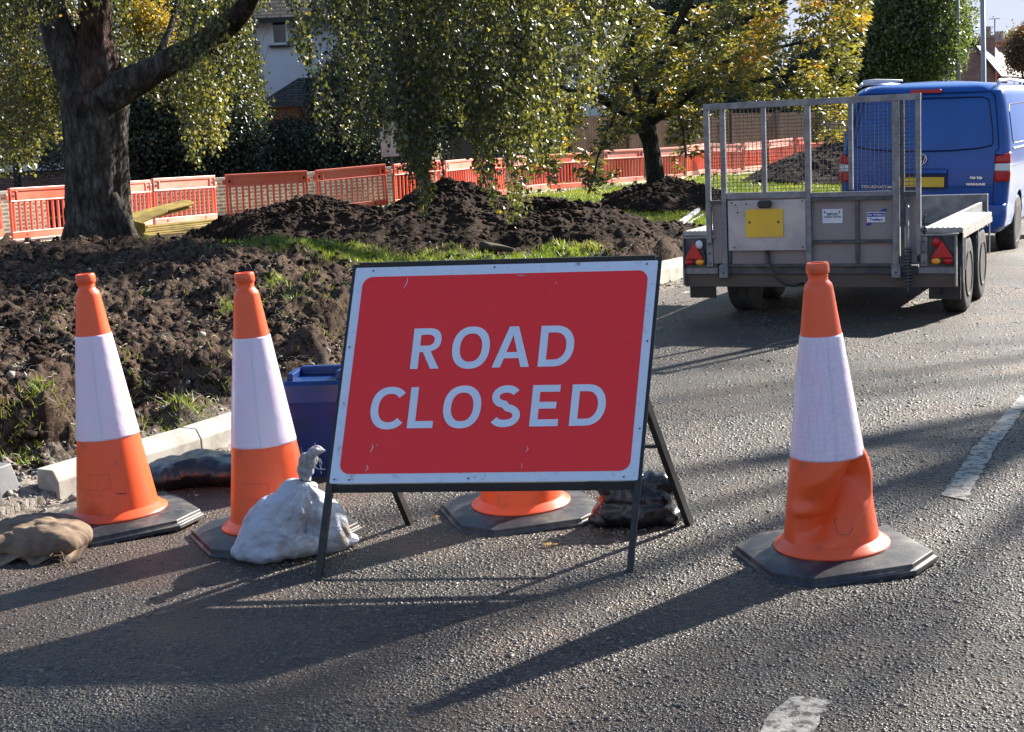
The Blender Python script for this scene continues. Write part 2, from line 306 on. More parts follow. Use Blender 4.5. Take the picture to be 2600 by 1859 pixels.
# ------------------------------------------------------------------ mesh helpers
class MB:
    def __init__(s): s.v = []; s.f = []; s.uv = {}
    def add(s, vs, fs):
        o = len(s.v); s.v += [tuple(map(float, p)) for p in vs]; s.f += [tuple(i + o for i in f) for f in fs]; return s
    def box(s, x0, x1, y0, y1, z0, z1, T=None):
        vs = [(x, y, z) for x in (x0, x1) for y in (y0, y1) for z in (z0, z1)]
        if T is not None: vs = [T @ Vector(p) for p in vs]
        return s.add(vs, [(0, 1, 3, 2), (4, 6, 7, 5), (0, 4, 5, 1), (2, 3, 7, 6), (0, 2, 6, 4), (1, 5, 7, 3)])
    def bar(s, p, q, w, h=None, up=(0, 0, 1)):
        p = Vector(p); q = Vector(q); d = (q - p); L = d.length; d.normalize(); h = h or w
        u = Vector(up)
        if abs(d.dot(u)) > .98: u = Vector((0, 1, 0))
        a = d.cross(u).normalized(); u = a.cross(d)
        vs = []
        for c in (p, q):
            for i, j in ((-1, -1), (1, -1), (1, 1), (-1, 1)): vs.append(c + a * (i * w / 2) + u * (j * h / 2))
        return s.add(vs, [(3, 2, 1, 0), (4, 5, 6, 7), (0, 1, 5, 4), (1, 2, 6, 5), (2, 3, 7, 6), (3, 0, 4, 7)])
    def tube(s, pts, r, n=8, cap=True):
        pts = [Vector(p) for p in pts]; rs = r if hasattr(r, '__len__') else [r] * len(pts)
        prev = None; rings = []
        for i, p in enumerate(pts):
            d = (pts[min(i + 1, len(pts) - 1)] - pts[max(i - 1, 0)]).normalized()
            a = (prev - d * prev.dot(d)) if prev is not None else d.orthogonal()
            if a.length < 1e-6: a = d.orthogonal()
            a.normalize(); prev = a; b = d.cross(a)
            rings.append([p + (a * math.cos(2 * PI * k / n) + b * math.sin(2 * PI * k / n)) * rs[i] for k in range(n)])
        vs = [q for R in rings for q in R]; fs = []
        for i in range(len(pts) - 1):
            for k in range(n):
                k2 = (k + 1) % n; fs.append((i * n + k, i * n + k2, (i + 1) * n + k2, (i + 1) * n + k))
        if cap: fs += [tuple(range(n))[::-1], tuple((len(pts) - 1) * n + k for k in range(n))]
        return s.add(vs, fs)
    def lathe(s, prof, n=32, T=None, axis='z'):
        vs = []; fs = []
        for r, z in prof:
            for k in range(n):
                c, q = math.cos(2 * PI * k / n) * r, math.sin(2 * PI * k / n) * r
                p = (c, q, z) if axis == 'z' else ((z, c, q) if axis == 'x' else (c, z, q))
                vs.append(T @ Vector(p) if T is not None else p)
        for i in range(len(prof) - 1):
            for k in range(n):
                k2 = (k + 1) % n; fs.append((i * n + k, i * n + k2, (i + 1) * n + k2, (i + 1) * n + k))
        if prof[0][0] > 1e-6: fs.append(tuple(range(n))[::-1])
        if prof[-1][0] > 1e-6: fs.append(tuple((len(prof) - 1) * n + k for k in range(n)))
        return s.add(vs, fs)
    def prism(s, poly, y0, y1, T=None):         # polygon in x-z, extruded along y
        n = len(poly); vs = [(x, y0, z) for x, z in poly] + [(x, y1, z) for x, z in poly]
        if T is not None: vs = [T @ Vector(p) for p in vs]
        return s.add(vs, [tuple(range(n)), tuple(range(2 * n - 1, n - 1, -1))] + [(i, i + n, (i + 1) % n + n, (i + 1) % n) for i in range(n)])
    def slab(s, poly, z0, z1, T=None):          # polygon in x-y, extruded along z
        n = len(poly); vs = [(x, y, z0) for x, y in poly] + [(x, y, z1) for x, y in poly]
        if T is not None: vs = [T @ Vector(p) for p in vs]
        return s.add(vs, [tuple(range(n))[::-1], tuple(range(n, 2 * n))] + [(i, (i + 1) % n, (i + 1) % n + n, i + n) for i in range(n)])
    def build(s, name, m, parent=None, smooth=False, bevel=0, loc=None, rot=None, auto=None):
        me = bpy.data.meshes.new(name); me.from_pydata(s.v, [], s.f); me.validate()
        bm = bmesh.new(); bm.from_mesh(me); bmesh.ops.recalc_face_normals(bm, faces=bm.faces); bm.to_mesh(me); bm.free()
        me.materials.append(m); o = bpy.data.objects.new(name, me); C.objects.link(o)
        if smooth: me.polygons.foreach_set('use_smooth', [True] * len(me.polygons))
        if auto:
            me.polygons.foreach_set('use_smooth', [True] * len(me.polygons))
            if hasattr(me, 'set_sharp_from_angle'): me.set_sharp_from_angle(angle=math.radians(auto))
        if parent is not None: o.parent = parent
        if loc is not None: o.location = loc
        if rot is not None: o.rotation_euler = rot
        if bevel:
            b = o.modifiers.new('bevel', 'BEVEL'); b.width = bevel; b.segments = 2; b.limit_method = 'ANGLE'; b.harden_normals = False
        return o
def np_obj(name, V, F, m, parent=None, attrs=None, smooth=False, loc=None, uv=None):
    V = np.asarray(V, np.float32); F = np.asarray(F, np.int32); k = F.shape[1]
    me = bpy.data.meshes.new(name); me.vertices.add(len(V)); me.vertices.foreach_set('co', V.ravel())
    me.loops.add(F.size); me.loops.foreach_set('vertex_index', F.ravel())
    me.polygons.add(len(F)); me.polygons.foreach_set('loop_start', np.arange(0, F.size, k, dtype=np.int32))
    if smooth: me.polygons.foreach_set('use_smooth', np.ones(len(F), bool))
    me.update(calc_edges=True)
    for nme, (dom, arr) in (attrs or {}).items():
        a = me.attributes.new(nme, 'FLOAT', dom); a.data.foreach_set('value', np.asarray(arr, np.float32))
    me.materials.append(m); o = bpy.data.objects.new(name, me); C.objects.link(o)
    if parent is not None: o.parent = parent
    if loc is not None: o.location = loc
    return o
def boxuv(o, s=1.0):                           # uv in metres from the face direction
    me = o.data; uv = me.uv_layers.new(name='UVMap')
    for p in me.polygons:
        n = p.normal
        for li in p.loop_indices:
            c = me.vertices[me.loops[li].vertex_index].co
            if abs(n.z) > .8: uv.data[li].uv = (c.x * s, c.y * s)
            elif abs(n.x) > abs(n.y): uv.data[li].uv = (c.y * s, c.z * s)
            else: uv.data[li].uv = (c.x * s, c.z * s)
    return o
def thing(name, label, cat, loc=(0, 0, 0), rot=(0, 0, 0), group=None):
    o = bpy.data.objects.new(name, None); o.empty_display_size = .1; C.objects.link(o); o.location = loc; o.rotation_euler = rot
    o['label'] = label; o['category'] = cat
    if group: o['group'] = group
    return o
def tag(o, label, cat, group=None, kind=None):
    o['label'] = label; o['category'] = cat
    if group: o['group'] = group
    if kind: o['kind'] = kind
    return o
def struct(o): o['kind'] = 'structure'; return o
def dup(root, loc, rot, label):
    r = root.copy(); C.objects.link(r); r.location = loc; r.rotation_euler = rot; r['label'] = label
    for ch in list(root.children):
        c = ch.copy(); C.objects.link(c); c.parent = r
        for g in ch.children:
            d = g.copy(); C.objects.link(d); d.parent = c
    return r
def tilt(ax, yaw=0.0):                         # rotation that takes z to ax, after a yaw
    q = Vector((0, 0, 1)).rotation_difference(Vector(ax).normalized())
    return (q.to_matrix() @ Matrix.Rotation(yaw, 3, 'Z')).to_euler()
def text_mesh(name, s, size, m, parent, loc, rot, depth=.0008, bold=0.0, width=None):
    cu = bpy.data.curves.new(name, 'FONT'); cu.body = s; cu.size = size; cu.extrude = depth; cu.offset = bold; cu.align_x = 'CENTER'; cu.align_y = 'CENTER'; cu.resolution_u = 3
    t = bpy.data.objects.new(name, cu); C.objects.link(t); bpy.context.view_layer.update()
    me = bpy.data.meshes.new_from_object(t.evaluated_get(bpy.context.evaluated_depsgraph_get())); bpy.data.objects.remove(t)
    if width:
        xs = [v.co.x for v in me.vertices]; k = width / (max(xs) - min(xs))
        for v in me.vertices: v.co.x *= k
    me.materials.clear(); me.materials.append(m); o = bpy.data.objects.new(name, me); C.objects.link(o); o.parent = parent; o.location = loc; o.rotation_euler = rot
    return o
def rrect(x0, x1, z0, z1, r, n=6):
    P = []
    for cx, cz, a0 in ((x1 - r, z1 - r, 0), (x0 + r, z1 - r, 90), (x0 + r, z0 + r, 180), (x1 - r, z0 + r, 270)):
        for k in range(n + 1):
            a = math.radians(a0 + 90 * k / n); P.append((cx + r * math.cos(a), cz + r * math.sin(a)))
    return P
# ================================================================== GROUND
def gz(y):
    y = np.asarray(y, float); return -.04 * np.clip(y - 12.3, 0, 7.5) - .008 * np.clip(y - 19.8, 0, 400)
_k = [gp(131, 1107.6)[:2], gp(334.5, 1043)[:2], gp(522.4, 985.3)[:2], gp(1470, 608.8)[:2], gp(1510, 595)[:2]]
_d = np.array([.40, .917])
K = np.array([_k[0] + (_k[0] - _k[1]) / np.linalg.norm(_k[0] - _k[1]) * 4.0] + _k + [_k[-1] + _d * 8, _k[-1] + _d * 60])
def dkerb(x, y):
    x = np.asarray(x, float); y = np.asarray(y, float); best = np.full(x.shape, 1e9); sg = np.ones(x.shape)
    for i in range(len(K) - 1):
        a = K[i]; d = K[i + 1] - a; L2 = d @ d
        t = ((x - a[0]) * d[0] + (y - a[1]) * d[1]) / L2
        tc = np.clip(t, 0 if i else -1e3, 1 if i < len(K) - 2 else 1e3)
        qx = x - a[0] - tc * d[0]; qy = y - a[1] - tc * d[1]; D = np.hypot(qx, qy)
        s = np.sign(d[0] * qy - d[1] * qx); u = D < best; best = np.where(u, D, best); sg = np.where(u, s, sg)
    return best * sg
def ground_z(x, y, fine=True):
    x = np.asarray(x, float); y = np.asarray(y, float); dk = dkerb(x, y); g = gz(y)
    edge = .55 + .45 * vnoise(x * .9 + 5, y * .9) + .22 * vnoise(x * 3, y * 3)
    edge = edge + .5 * sst(7.5, 5.5, y)
    led = sst(edge, edge + .28, dk)
    far = sst(13.5, 17, y)
    hgt = .03 + led * (.25 + .07 * vnoise(x * .5, y * .5)) * (1 - .35 * far) + .05 * sst(1.5, 5, dk) - .12 * sst(-1.9, -1.2, x) * sst(11.5, 13, y) * sst(17, 15, y) * sst(.5, 1, dk)
    # spoil bank in front of the big tree
    hgt = hgt + .30 * np.exp(-(((x + 4.6) / 2.5) ** 2 + ((y - 15.2) / 2.0) ** 2)) + .10 * np.exp(-(((x + 2.2) / 1.0) ** 2 + ((y - 13.2) / 1.2) ** 2))
    hgt = hgt - .16 * np.exp(-(((x + 1.55) / .33) ** 2 + ((y - 12.6) / .30) ** 2)) - .2 * np.exp(-(((x + 2.3) / .9) ** 2 + ((y - 9.3) / .35) ** 2)) * led
    hgt = hgt - .2 * np.exp(-(((x - 1.0) / .5) ** 2 + ((y - 14.7) / .35) ** 2))
    rough = 1.0 - .75 * sst(20, 24, y)
    if fine:
        n = .065 * ridg(x * 1.5, y * 1.5, 3) + .050 * fbm(x * 4.2, y * 4.2, 3, 3) + .028 * ridg(x * 11, y * 11, 3) + .012 * fbm(x * 34, y * 34, 7, 2)
        n = n * rough * sst(.0, .5, dk)
        hgt = hgt + n
    hgt = np.where(dk < .02, np.where(dk > -.36, -.004 + .010 * (vnoise(x * 25, y * 25) if fine else 0), -.03), hgt)
    return g + hgt
def grass_amt(x, y):
    dk = dkerb(x, y); n = fbm(x * 1.1, y * 1.1, 2, 4); n2 = fbm(x * 5, y * 5, 5, 3)
    strip = sst(12.9, 13.6, y + .3 * n) * sst(17.2, 16.2, y + .3 * n) * sst(-2.9, -2.2, x + .3 * n) * sst(.9, .2, x - .25 * (y - 15) + .3 * n2)
    far = sst(21.5, 23.0, y + .8 * n) * sst(-4, -2.5, x)
    far2 = sst(16.5, 18, y + n) * sst(2.2, 3.2, x)
    patch = sst(.72, 1.15, n + .45 * n2) * sst(.8, 1.3, dk) * sst(8.5, 10.5, y) * .55
    tl = sst(16.6, 17.4, y + .4 * n) * sst(-4.6, -3.8, x) * sst(-1.2, -2.0, x) * sst(.0, .3, n + .3)
    g = np.maximum.reduce([strip, far, far2 * .9, patch, tl * .9])
    return np.clip(g * sst(.3, .7, dk) + 0 * x, 0, 1)
def grid(y0, y1, ny, a0, a1, na):
    yy = 1 / np.linspace(1 / y0, 1 / y1, ny); aa = np.linspace(a0, a1, na)
    Y, A = np.meshgrid(yy, aa, indexing='ij'); X = A * Y; return X, Y
def gridfaces(ny, na):
    i = np.arange(ny * na).reshape(ny, na); return np.stack([i[:-1, :-1], i[:-1, 1:], i[1:, 1:], i[1:, :-1]], -1).reshape(-1, 4)
X, Y = grid(2.7, 75, 960, -.62, .46, 720)
Z = ground_z(X, Y)
GA = grass_amt(X, Y); DK = dkerb(X, Y)
GR = np.where((DK < .03) & (DK > -.4), 1.0, 0) * sst(-.4, .6, vnoise(X * 6, Y * 6) + .5); GR = np.maximum(GR, sst(.45, .1, DK) * (DK > 0) * .7)
GR = GR * sst(4.9, 5.3, Y); _g = gp(95, 1085); GR = np.maximum(GR, sst(.40, .1, np.hypot(X - _g[0], (Y - _g[1]) * .7)))
struct(np_obj('verge_ground', np.stack([X, Y, Z], -1).reshape(-1, 3), gridfaces(960, 720), M['ground'], attrs={'grass': ('POINT', GA.ravel()), 'gravel': ('POINT', GR.ravel())}, smooth=True))
# far ground out to the horizon
g = MB(); g.add([(-900, -60, -1.2), (900, -60, -1.2), (900, 1500, -1.6), (-900, 1500, -1.6)], [(0, 1, 2, 3)])
g = struct(g.build('ground', M['ground']))
# road
ys = np.concatenate([np.linspace(-8, 3, 12), 1 / np.linspace(1 / 3.2, 1 / 110, 260)])
us = np.concatenate([np.linspace(0, 1.5, 60), np.linspace(1.6, 16, 30)])
def kx(y):                                      # x of the kerb line at y
    return np.interp(y, K[:, 1], K[:, 0])
Yr, Ur = np.meshgrid(ys, us, indexing='ij')
edge = .30 + .05 * vnoise(Yr * 3, Yr * 0) + .03 * vnoise(Yr * 11, Yr * 0)
Xr = np.where(Yr < K[0, 1], K[0, 0] - (K[0, 1] - Yr) * .1, kx(Yr)) + edge + Ur
Zr = gz(Yr) + .002
dkr = dkerb(Xr, Yr); mud = sst(-1.9, -.5, dkr + .35 * vnoise(Xr * 2.2, Yr * 2.2) + .2 * vnoise(Xr * 7, Yr * 3)) * sst(9.5, 6.8, Yr) + .45 * sst(-.9, -.3, dkr) * sst(6, 8, Yr)
struct(np_obj('road', np.stack([Xr, Yr, Zr], -1).reshape(-1, 3), gridfaces(*Yr.shape), M['asphalt'], attrs={'mud': ('POINT', np.clip(mud, 0, 1).ravel())}))
def marking(pxs, name='road_marking'):
    P = [gp(*p)[:2] for p in pxs]; n = len(P)
    out = []                                   # slightly ragged outline
    for i in range(n):
        a, b = P[i], P[(i + 1) % n]; m = max(2, int(np.linalg.norm(b - a) / .03))
        for k in range(m):
            q = a + (b - a) * k / m; out.append((q[0] + random.uniform(-.006, .006), q[1] + random.uniform(-.006, .006)))
    mb = MB(); mb.add([(x, y, float(gz(y)) + .0065) for x, y in out], [tuple(range(len(out)))]); return struct(mb.build(name, M['marking']))
marking([(1672, 1680), (1700, 1600), (1722, 1570), (1755, 1549), (1805, 1552), (1843, 1560), (1822, 1590), (1790, 1680)])
marking([(2088, 1102), (2143, 1113), (2206, 1000), (2247, 945), (2290, 880), (2262, 880), (2216, 935), (2160, 995)])
# kerb stones: chamfered section swept along the line, with joints
def kerb():
    pts = []; L = 0
    segs = []
    for i in range(1, len(K) - 1):
        segs.append((K[i], K[i + 1]))
    def pos(s):
        for a, b in segs:
            l = np.linalg.norm(b - a)
            if s <= l: return a + (b - a) * s / l, (b - a) / l
            s -= l
        return b, (b - a) / l
    mb = MB(); s = 0.0; prof = [(0, -.03), (0, .075), (-.028, .122), (-.125, .124), (-.125, -.03)]
    while s < 34:
        e = s + .905; j = random.uniform(-.003, .003)
        ring = []
        for t in (s + .004, (s + e) / 2, e - .004):
            p, d = pos(t); nrm = np.array([d[1], -d[0]])          # towards the road
            z0 = float(gz(p[1])) + j; kh = 1 + .55 * float(sst(9, 12.5, p[1]))
            ring.append([(p[0] + nrm[0] * (u + .0), p[1] + nrm[1] * u, z0 + w * (kh if w > 0 else 1)) for u, w in prof])
        vs = [q for r in ring for q in r]; fs = []
        for i in range(2):
            for k in range(5): fs.append((i * 5 + k, i * 5 + (k + 1) % 5, (i + 1) * 5 + (k + 1) % 5, (i + 1) * 5 + k))
        fs += [(4, 3, 2, 1, 0), (10, 11, 12, 13, 14)]; mb.add(vs, fs); s = e
    return mb.build('kerb', M['concrete'], bevel=.004)
struct(kerb())
# ------------------------------------------------------------------ spoil heaps
HEAPS = []
def heap(name, label, px, pyc, Yc, rx, ry, seed, grp='soil heaps on the verge', yaw=0., prof=1.3, lob=.25, base=None):
    top = at(px, pyc, Yc); cx, cy = top[0], top[1]; zg = float(ground_z(np.array([cx]), np.array([cy]), False)[0]) if base is None else base
    h = top[2] - zg; nr, na = 150, 300
    r = np.linspace(0, 1, nr)[:, None]; a = np.linspace(0, 2 * PI, na, endpoint=False)[None, :]
    lx = r * np.cos(a) * rx; ly = r * np.sin(a) * ry
    c, s = math.cos(yaw), math.sin(yaw); wx = cx + c * lx - s * ly; wy = cy + s * lx + c * ly
    rr = r * (1 + lob * vnoise(np.cos(a) * 1.7 + seed, np.sin(a) * 1.7) + .1 * vnoise(np.cos(a) * 5 + seed, np.sin(a) * 5))
    shp = np.clip(1 - rr, 0, 1) ** prof * (1 + .25 * rr); shp = shp * .94 + .06 * np.exp(-(rr / .3) ** 2)
    n = .05 * ridg(wx * 1.3 + seed, wy * 1.3, 3) + .035 * fbm(wx * 4 + seed, wy * 4, 1, 3) + .020 * ridg(wx * 12 + seed, wy * 12, 2) + .008 * fbm(wx * 30, wy * 30, 1, 2)
    gzz = ground_z(wx, wy, True)
    z = np.maximum(gzz - .20, zg * 0 + ground_z(wx, wy, False) + h * shp + n * sst(0, .25, 1 - rr) - .03) * (rr < 1.02) + (gzz - .30) * (rr >= 1.02)
    V = np.stack([wx - cx, wy - cy, z - zg], -1).reshape(-1, 3)
    F = []; i = np.arange(nr * na).reshape(nr, na); j = np.roll(i, -1, 1)
    F = np.stack([i[:-1], i[1:], j[1:], j[:-1]], -1).reshape(-1, 4)
    o = np_obj(name, V, F, M['soil'], smooth=True, loc=(cx, cy, zg)); tag(o, label, 'soil heap', grp)
    HEAPS.append((wx, wy, z)); return o
heap('soil_heap', 'largest dark soil heap in the middle, with leafy branches hanging over it', 1000, 402, 20.5, 2.6, 3.2, 3.1, prof=1.15, lob=.12)
heap('soil_heap', 'low rough soil heap with stones and grass clumps right of the yellow boards', 690, 443, 21.5, 1.9, 2.2, 8.2, prof=.8)
heap('soil_heap', 'sunlit low soil heap between the largest heap and the young tree', 1215, 452, 19.5, 2.1, 2.3, 5.4, prof=.8)
heap('soil_heap', 'shaded soil heap piled around the foot of the young tree', 1487, 396, 27.6, 1.9, 2.9, 12.7, prof=.95, lob=.3)
heap('soil_heap', 'distant tall heap of pale brown soil seen through the trailer mesh', 1965, 270, 38, 3.9, 5.0, 21.3, prof=.95, lob=.15)
# ================================================================== CONES
def cone_base_mesh():
    a = .288; c = .128
    def oct_(a, c): return [(-a, -a + c), (-a + c * .8, -a), (a - c, -a), (a, -a + c * .8), (a, a - c), (a - c * .8, a), (-a + c, a), (-a, a - c * .8)]
    mb = MB(); vs = []; fs = []
    for aa, z in ((a, 0), (a, .016), (a - .006, .020), (a - .010, .022), (a - .012, .036), (a - .045, .047), (.16, .052)):
        vs += [(x, y, z) for x, y in oct_(aa, c * aa / a)]
    for i in range(6):
        for k in range(8): fs.append((i * 8 + k, i * 8 + (k + 1) % 8, (i + 1) * 8 + (k + 1) % 8, (i + 1) * 8 + k))
    fs += [tuple(range(8))[::-1], tuple(range(48, 56))]
    return mb.add(vs, fs)
def cone_r(z): return np.interp(z, [.075, .92], [.158, .0465])
def cone(loc, ax, yaw, label, dent=0, mirror=1):
    t = thing('traffic_cone', label, 'traffic cone', loc, tilt(ax, yaw), 'orange and white traffic cones')
    b = cone_base_mesh(); 
    bb = b.build('base', M['rubber'], t, auto=30, bevel=.003)
    g = MB()                                    # grip slots moulded into one corner
    for k in range(6): g.box(.150 + .016 * k, .158 + .016 * k, .12, .20, .0475, .0500)
    g.build('grip', M['black'], t)
    zs = list(np.linspace(.075, .92, 120))
    prof = [(.150, .051), (.191, .051), (.1925, .056), (.190, .060), (.176, .066), (.166, .078)] + [(float(cone_r(z)), float(z)) for z in zs[1:]]
    prof += [(.044, .930), (.034, .941), (.0315, .947), (.0325, .962), (.0365, .966), (.0375, .972), (.0375, .992), (.034, 1.0), (.024, 1.0), (.022, .99), (.022, .93), (.001, .93)]
    n = 96; m = MB().lathe(prof, n); V = np.array(m.v)
    if dent:
        th = np.arctan2(V[:, 1], V[:, 0]); z = V[:, 2]; r = np.hypot(V[:, 0], V[:, 1])
        th = np.mod(th - dent + PI, 2 * PI) - PI          # 0 = middle of the dent
        zc = .212 + .080 * np.clip(th / .9, -1.1, 1.1) + .012 * np.sin(th * 3)      # slanting crease
        w = np.where(th > 0, sst(1.02, .78, th), sst(1.25, .6, -th))
        up = np.clip(1 - (z - zc) / (.125 - .03 * th), 0, 1) * (z >= zc); dn = np.clip(1 + (z - zc) / .085, 0, 1) * (z < zc)
        d = .080 * w * np.maximum(up ** 1.0, dn)
        bul = .015 * np.exp(-((th - 1.15) / .35) ** 2) * np.exp(-((z - .31) / .07) ** 2) 
        ledge = .020 * np.exp(-((th + .95) / .38) ** 2) * (sst(.170, .186, z) * sst(.235, .19, z))
        nd = r - (d * sst(.07, .12, z) * sst(.375, .345, z)) + (bul + .8 * ledge) * sst(.07, .1, z) * sst(.39, .36, z)
        k = np.where(r > .03, nd / np.maximum(r, 1e-4), 1); V[:, 0] *= k; V[:, 1] *= k; m.v = [tuple(p) for p in V]
    m.build('cone_body', M['orange'], t, auto=40)
    sp = [(float(cone_r(z)) + .0022, float(z)) for z in np.linspace(.362, .764, 60)]
    s = MB().lathe([(sp[0][0] - .003, sp[0][1])] + sp + [(sp[-1][0] - .003, sp[-1][1])], 96)
    V = np.array(s.v); th = np.arctan2(V[:, 1], V[:, 0]); q = 1 + .010 * vnoise(th * 5 + loc[0] * 3, V[:, 2] * 18) * sst(.2, 1, np.sin(th - .3) * .5 + .5); V[:, :2] *= q[:, None]; s.v = [tuple(p) for p in V]
    s.build('reflective_sleeve', M['sleeve' if dent else 'sleeve2'], t, smooth=True)
    sm = MB(); a0 = -PI / 2 + .08 * mirror - yaw
    z0, z1 = .362, .764
    for k in range(24):
        za, zb = z0 + (z1 - z0) * k / 24, z0 + (z1 - z0) * (k + 1) / 24
        sm.bar((math.cos(a0) * (cone_r(za) + .0035), math.sin(a0) * (cone_r(za) + .0035), za), (math.cos(a0) * (cone_r(zb) + .0035), math.sin(a0) * (cone_r(zb) + .0035), zb), .0022, .002)
    sm.build('seam', M['whitepaint'], t)
    def surf(a, z, o=.0012): rr = cone_r(z) + o; return (math.cos(a) * rr, math.sin(a) * rr, z)
    af = -PI / 2 - yaw
    if not dent:
        a0, a1 = af - .75, af + .15; P = [surf(a, .235) for a in np.linspace(a0, a1, 12)] + [surf(a1 + .02, z) for z in np.linspace(.232, .180, 5)] + [surf(a, .178) for a in np.linspace(a1, a0, 12)]
        MB().tube(P, .0011, 5).build('moulded_outline', M['orange'], t, smooth=True)
        MB().tube([surf(a, .155 + .004 * math.sin(a * 9)) for a in np.linspace(af + .3, af + .55, 6)], .0016, 5).build('scuff', M['black'], t)
    else:
        Vd = np.array(m.v)
        def near(a, z):
            q = np.array(surf(a, z, 0)); dd = ((Vd[:, 2] - z) * 3) ** 2 + (np.arctan2(Vd[:, 1], Vd[:, 0]) - a) ** 2 * .02 + (np.hypot(Vd[:, 0], Vd[:, 1]) < .06) * 9; p = Vd[np.argmin(dd)]; k = 1 + .002 / math.hypot(p[0], p[1]); return (p[0] * k, p[1] * k, p[2])
        P = [near(af + .12 + .17 * math.cos(u) + .04 * math.sin(u), .155 + .034 * math.sin(u)) for u in np.linspace(-3.6, -.2, 18)]; MB().tube(P, .0008, 5).build('scuff', M['wood'], t)
    return t
cone((-1.5836, 5.7025, .0), (-.047, -.003, 1), .50, 'tall orange cone furthest left with a smooth body, beside the brown hessian bag')
cone((-.9268, 5.4220, .0), (-.041, -.002, 1), .42, 'tall orange cone behind the white sandbag with scuffs on its white sleeve')
cone((1.0446, 4.7912, .0), (-.0385, -.010, 1), .20, 'dented orange cone standing alone right of the road sign', dent=-PI / 2 - .20 + .12, mirror=1)
p4 = gp(1156, 1112, .05)
cone((p4[0], p4[1], 0), (-.02, -.02, 1), .26, 'orange cone mostly hidden behind the road sign with only its foot showing').scale = (1, 1, .92)
# ================================================================== ROAD CLOSED SIGN
W = 1.075; SYAW = -.10
A_ = Vector((.9949, -.0997, -.0133)); U_ = Vector((.1524, .3059, .9398)).normalized(); N_ = U_.cross(A_).normalized()
SO = Vector((-.11922, 4.87866, .2983)) - A_ * (W / 2); SB0 = SO.z / U_.z; FL_ = SO - U_ * SB0
SL = SB0 + .757 + .0135
sign = thing('road_sign', 'red and white ROAD CLOSED sign in a dark folding steel frame on the road', 'road sign', FL_)
def sp(x, s, o=0.0): return tuple(A_ * x + U_ * s + N_ * o)        # x along, s up the leaning face, o behind it
Tf = Matrix(((A_.x, N_.x, U_.x, 0), (A_.y, N_.y, U_.y, 0), (A_.z, N_.z, U_.z, 0), (0, 0, 0, 1)))    # local x, y=o, z=s
for xx in (.011, W - .011):
    s0 = -(A_.z * xx) / U_.z
    MB().bar(sp(xx, s0, .012), sp(xx, SL, .012), .022, .034, up=tuple(N_)).build('leg', M['darksteel'], sign)
MB().bar(sp(.0225, SL - .008, .010), sp(W - .0225, SL - .008, .010), .016, .036).build('top_rail', M['darksteel'], sign)
MB().bar(sp(.0225, SL - .785, .012), sp(W - .0225, SL - .785, .012), .014, .03).build('bottom_rail', M['darksteel'], sign)
pv = .66; RF = [Vector((-.4175, 5.4846, 0)) - FL_, Vector((.6277, 5.2832, 0)) - FL_]
for xx, f in zip((.042, W - .040), RF):
    MB().bar(sp(xx, pv, .045), f, .022, .030).build('rear_leg', M['darksteel'], sign)
q0 = Vector(sp(.042, pv, .045)).lerp(RF[0], .42); q1 = Vector(sp(W - .04, pv, .045)).lerp(RF[1], .42); dd = (q1 - q0).normalized() * .012
MB().bar(q0 + dd, q1 - dd, .02, .012).build('rear_rail', M['darksteel'], sign)
pz1 = SL - .0135; pz0 = pz1 - .757; px0, px1 = .0125, W - .0125
pl = MB().prism(rrect(px0, px1, pz0, pz1, .006), -.0125, -.0095, Tf).build('plate', M['signwhite'], sign)
rp = MB().prism(rrect(px0 + .030, px1 - .030, pz0 + .032, pz1 - .034, .035, 10), -.0137, -.0126, Tf).build('red_panel', M['signred'], sign)
for x, z in ((.075, pz1 - .012), (.50, pz1 - .010), (W - .05, pz1 - .012), (px0 + .012, .80), (W - .024, .80), (.08, pz0 + .012), (.49, pz0 + .012), (W - .06, pz0 + .012), (W - .022, .5), (px0 + .016, pz0 + .014)):
    MB().prism([(x + .0034 * math.cos(a), z + .0034 * math.sin(a)) for a in np.linspace(0, 2 * PI, 10, endpoint=False)], -.0150, -.0127, Tf).build('rivet', M['wood'], pl)
def scratch(pts, w):
    P = [(px0 + (zx - 250 + (60 * (zz / 1300))) * .000562, pz1 - (zz - 80) * .000575) for zx, zz in pts]; L = []; R = []
    for i, (x, z) in enumerate(P):
        ww = w * .7 * (0.3 + .7 * math.sin(PI * (i + .3) / (len(P) - .4))); L.append((x - ww, z)); R.append((x + ww, z))
    MB().prism(L + R[::-1], -.0146, -.0138, Tf).build('scratch', M['letter'], rp)
for pts, w in (([(574, 150), (577, 170), (566, 195), (556, 215)], .0014), ([(432, 1165), (440, 1185), (430, 1200), (425, 1215)], .0016), ([(465, 1160), (462, 1175)], .001), ([(410, 1290), (418, 1305), (405, 1325)], .0016), ([(1376, 1190), (1388, 1200), (1376, 1222)], .0014), ([(1358, 1290), (1354, 1318)], .0012), ([(1245, 150), (1280, 156), (1320, 152)], .001), ([(1495, 200), (1499, 210)], .0016), ([(215, 1080), (225, 1100), (232, 1092)], .001), ([(245, 870), (250, 900), (246, 930)], .0008)):
    scratch(pts, w)
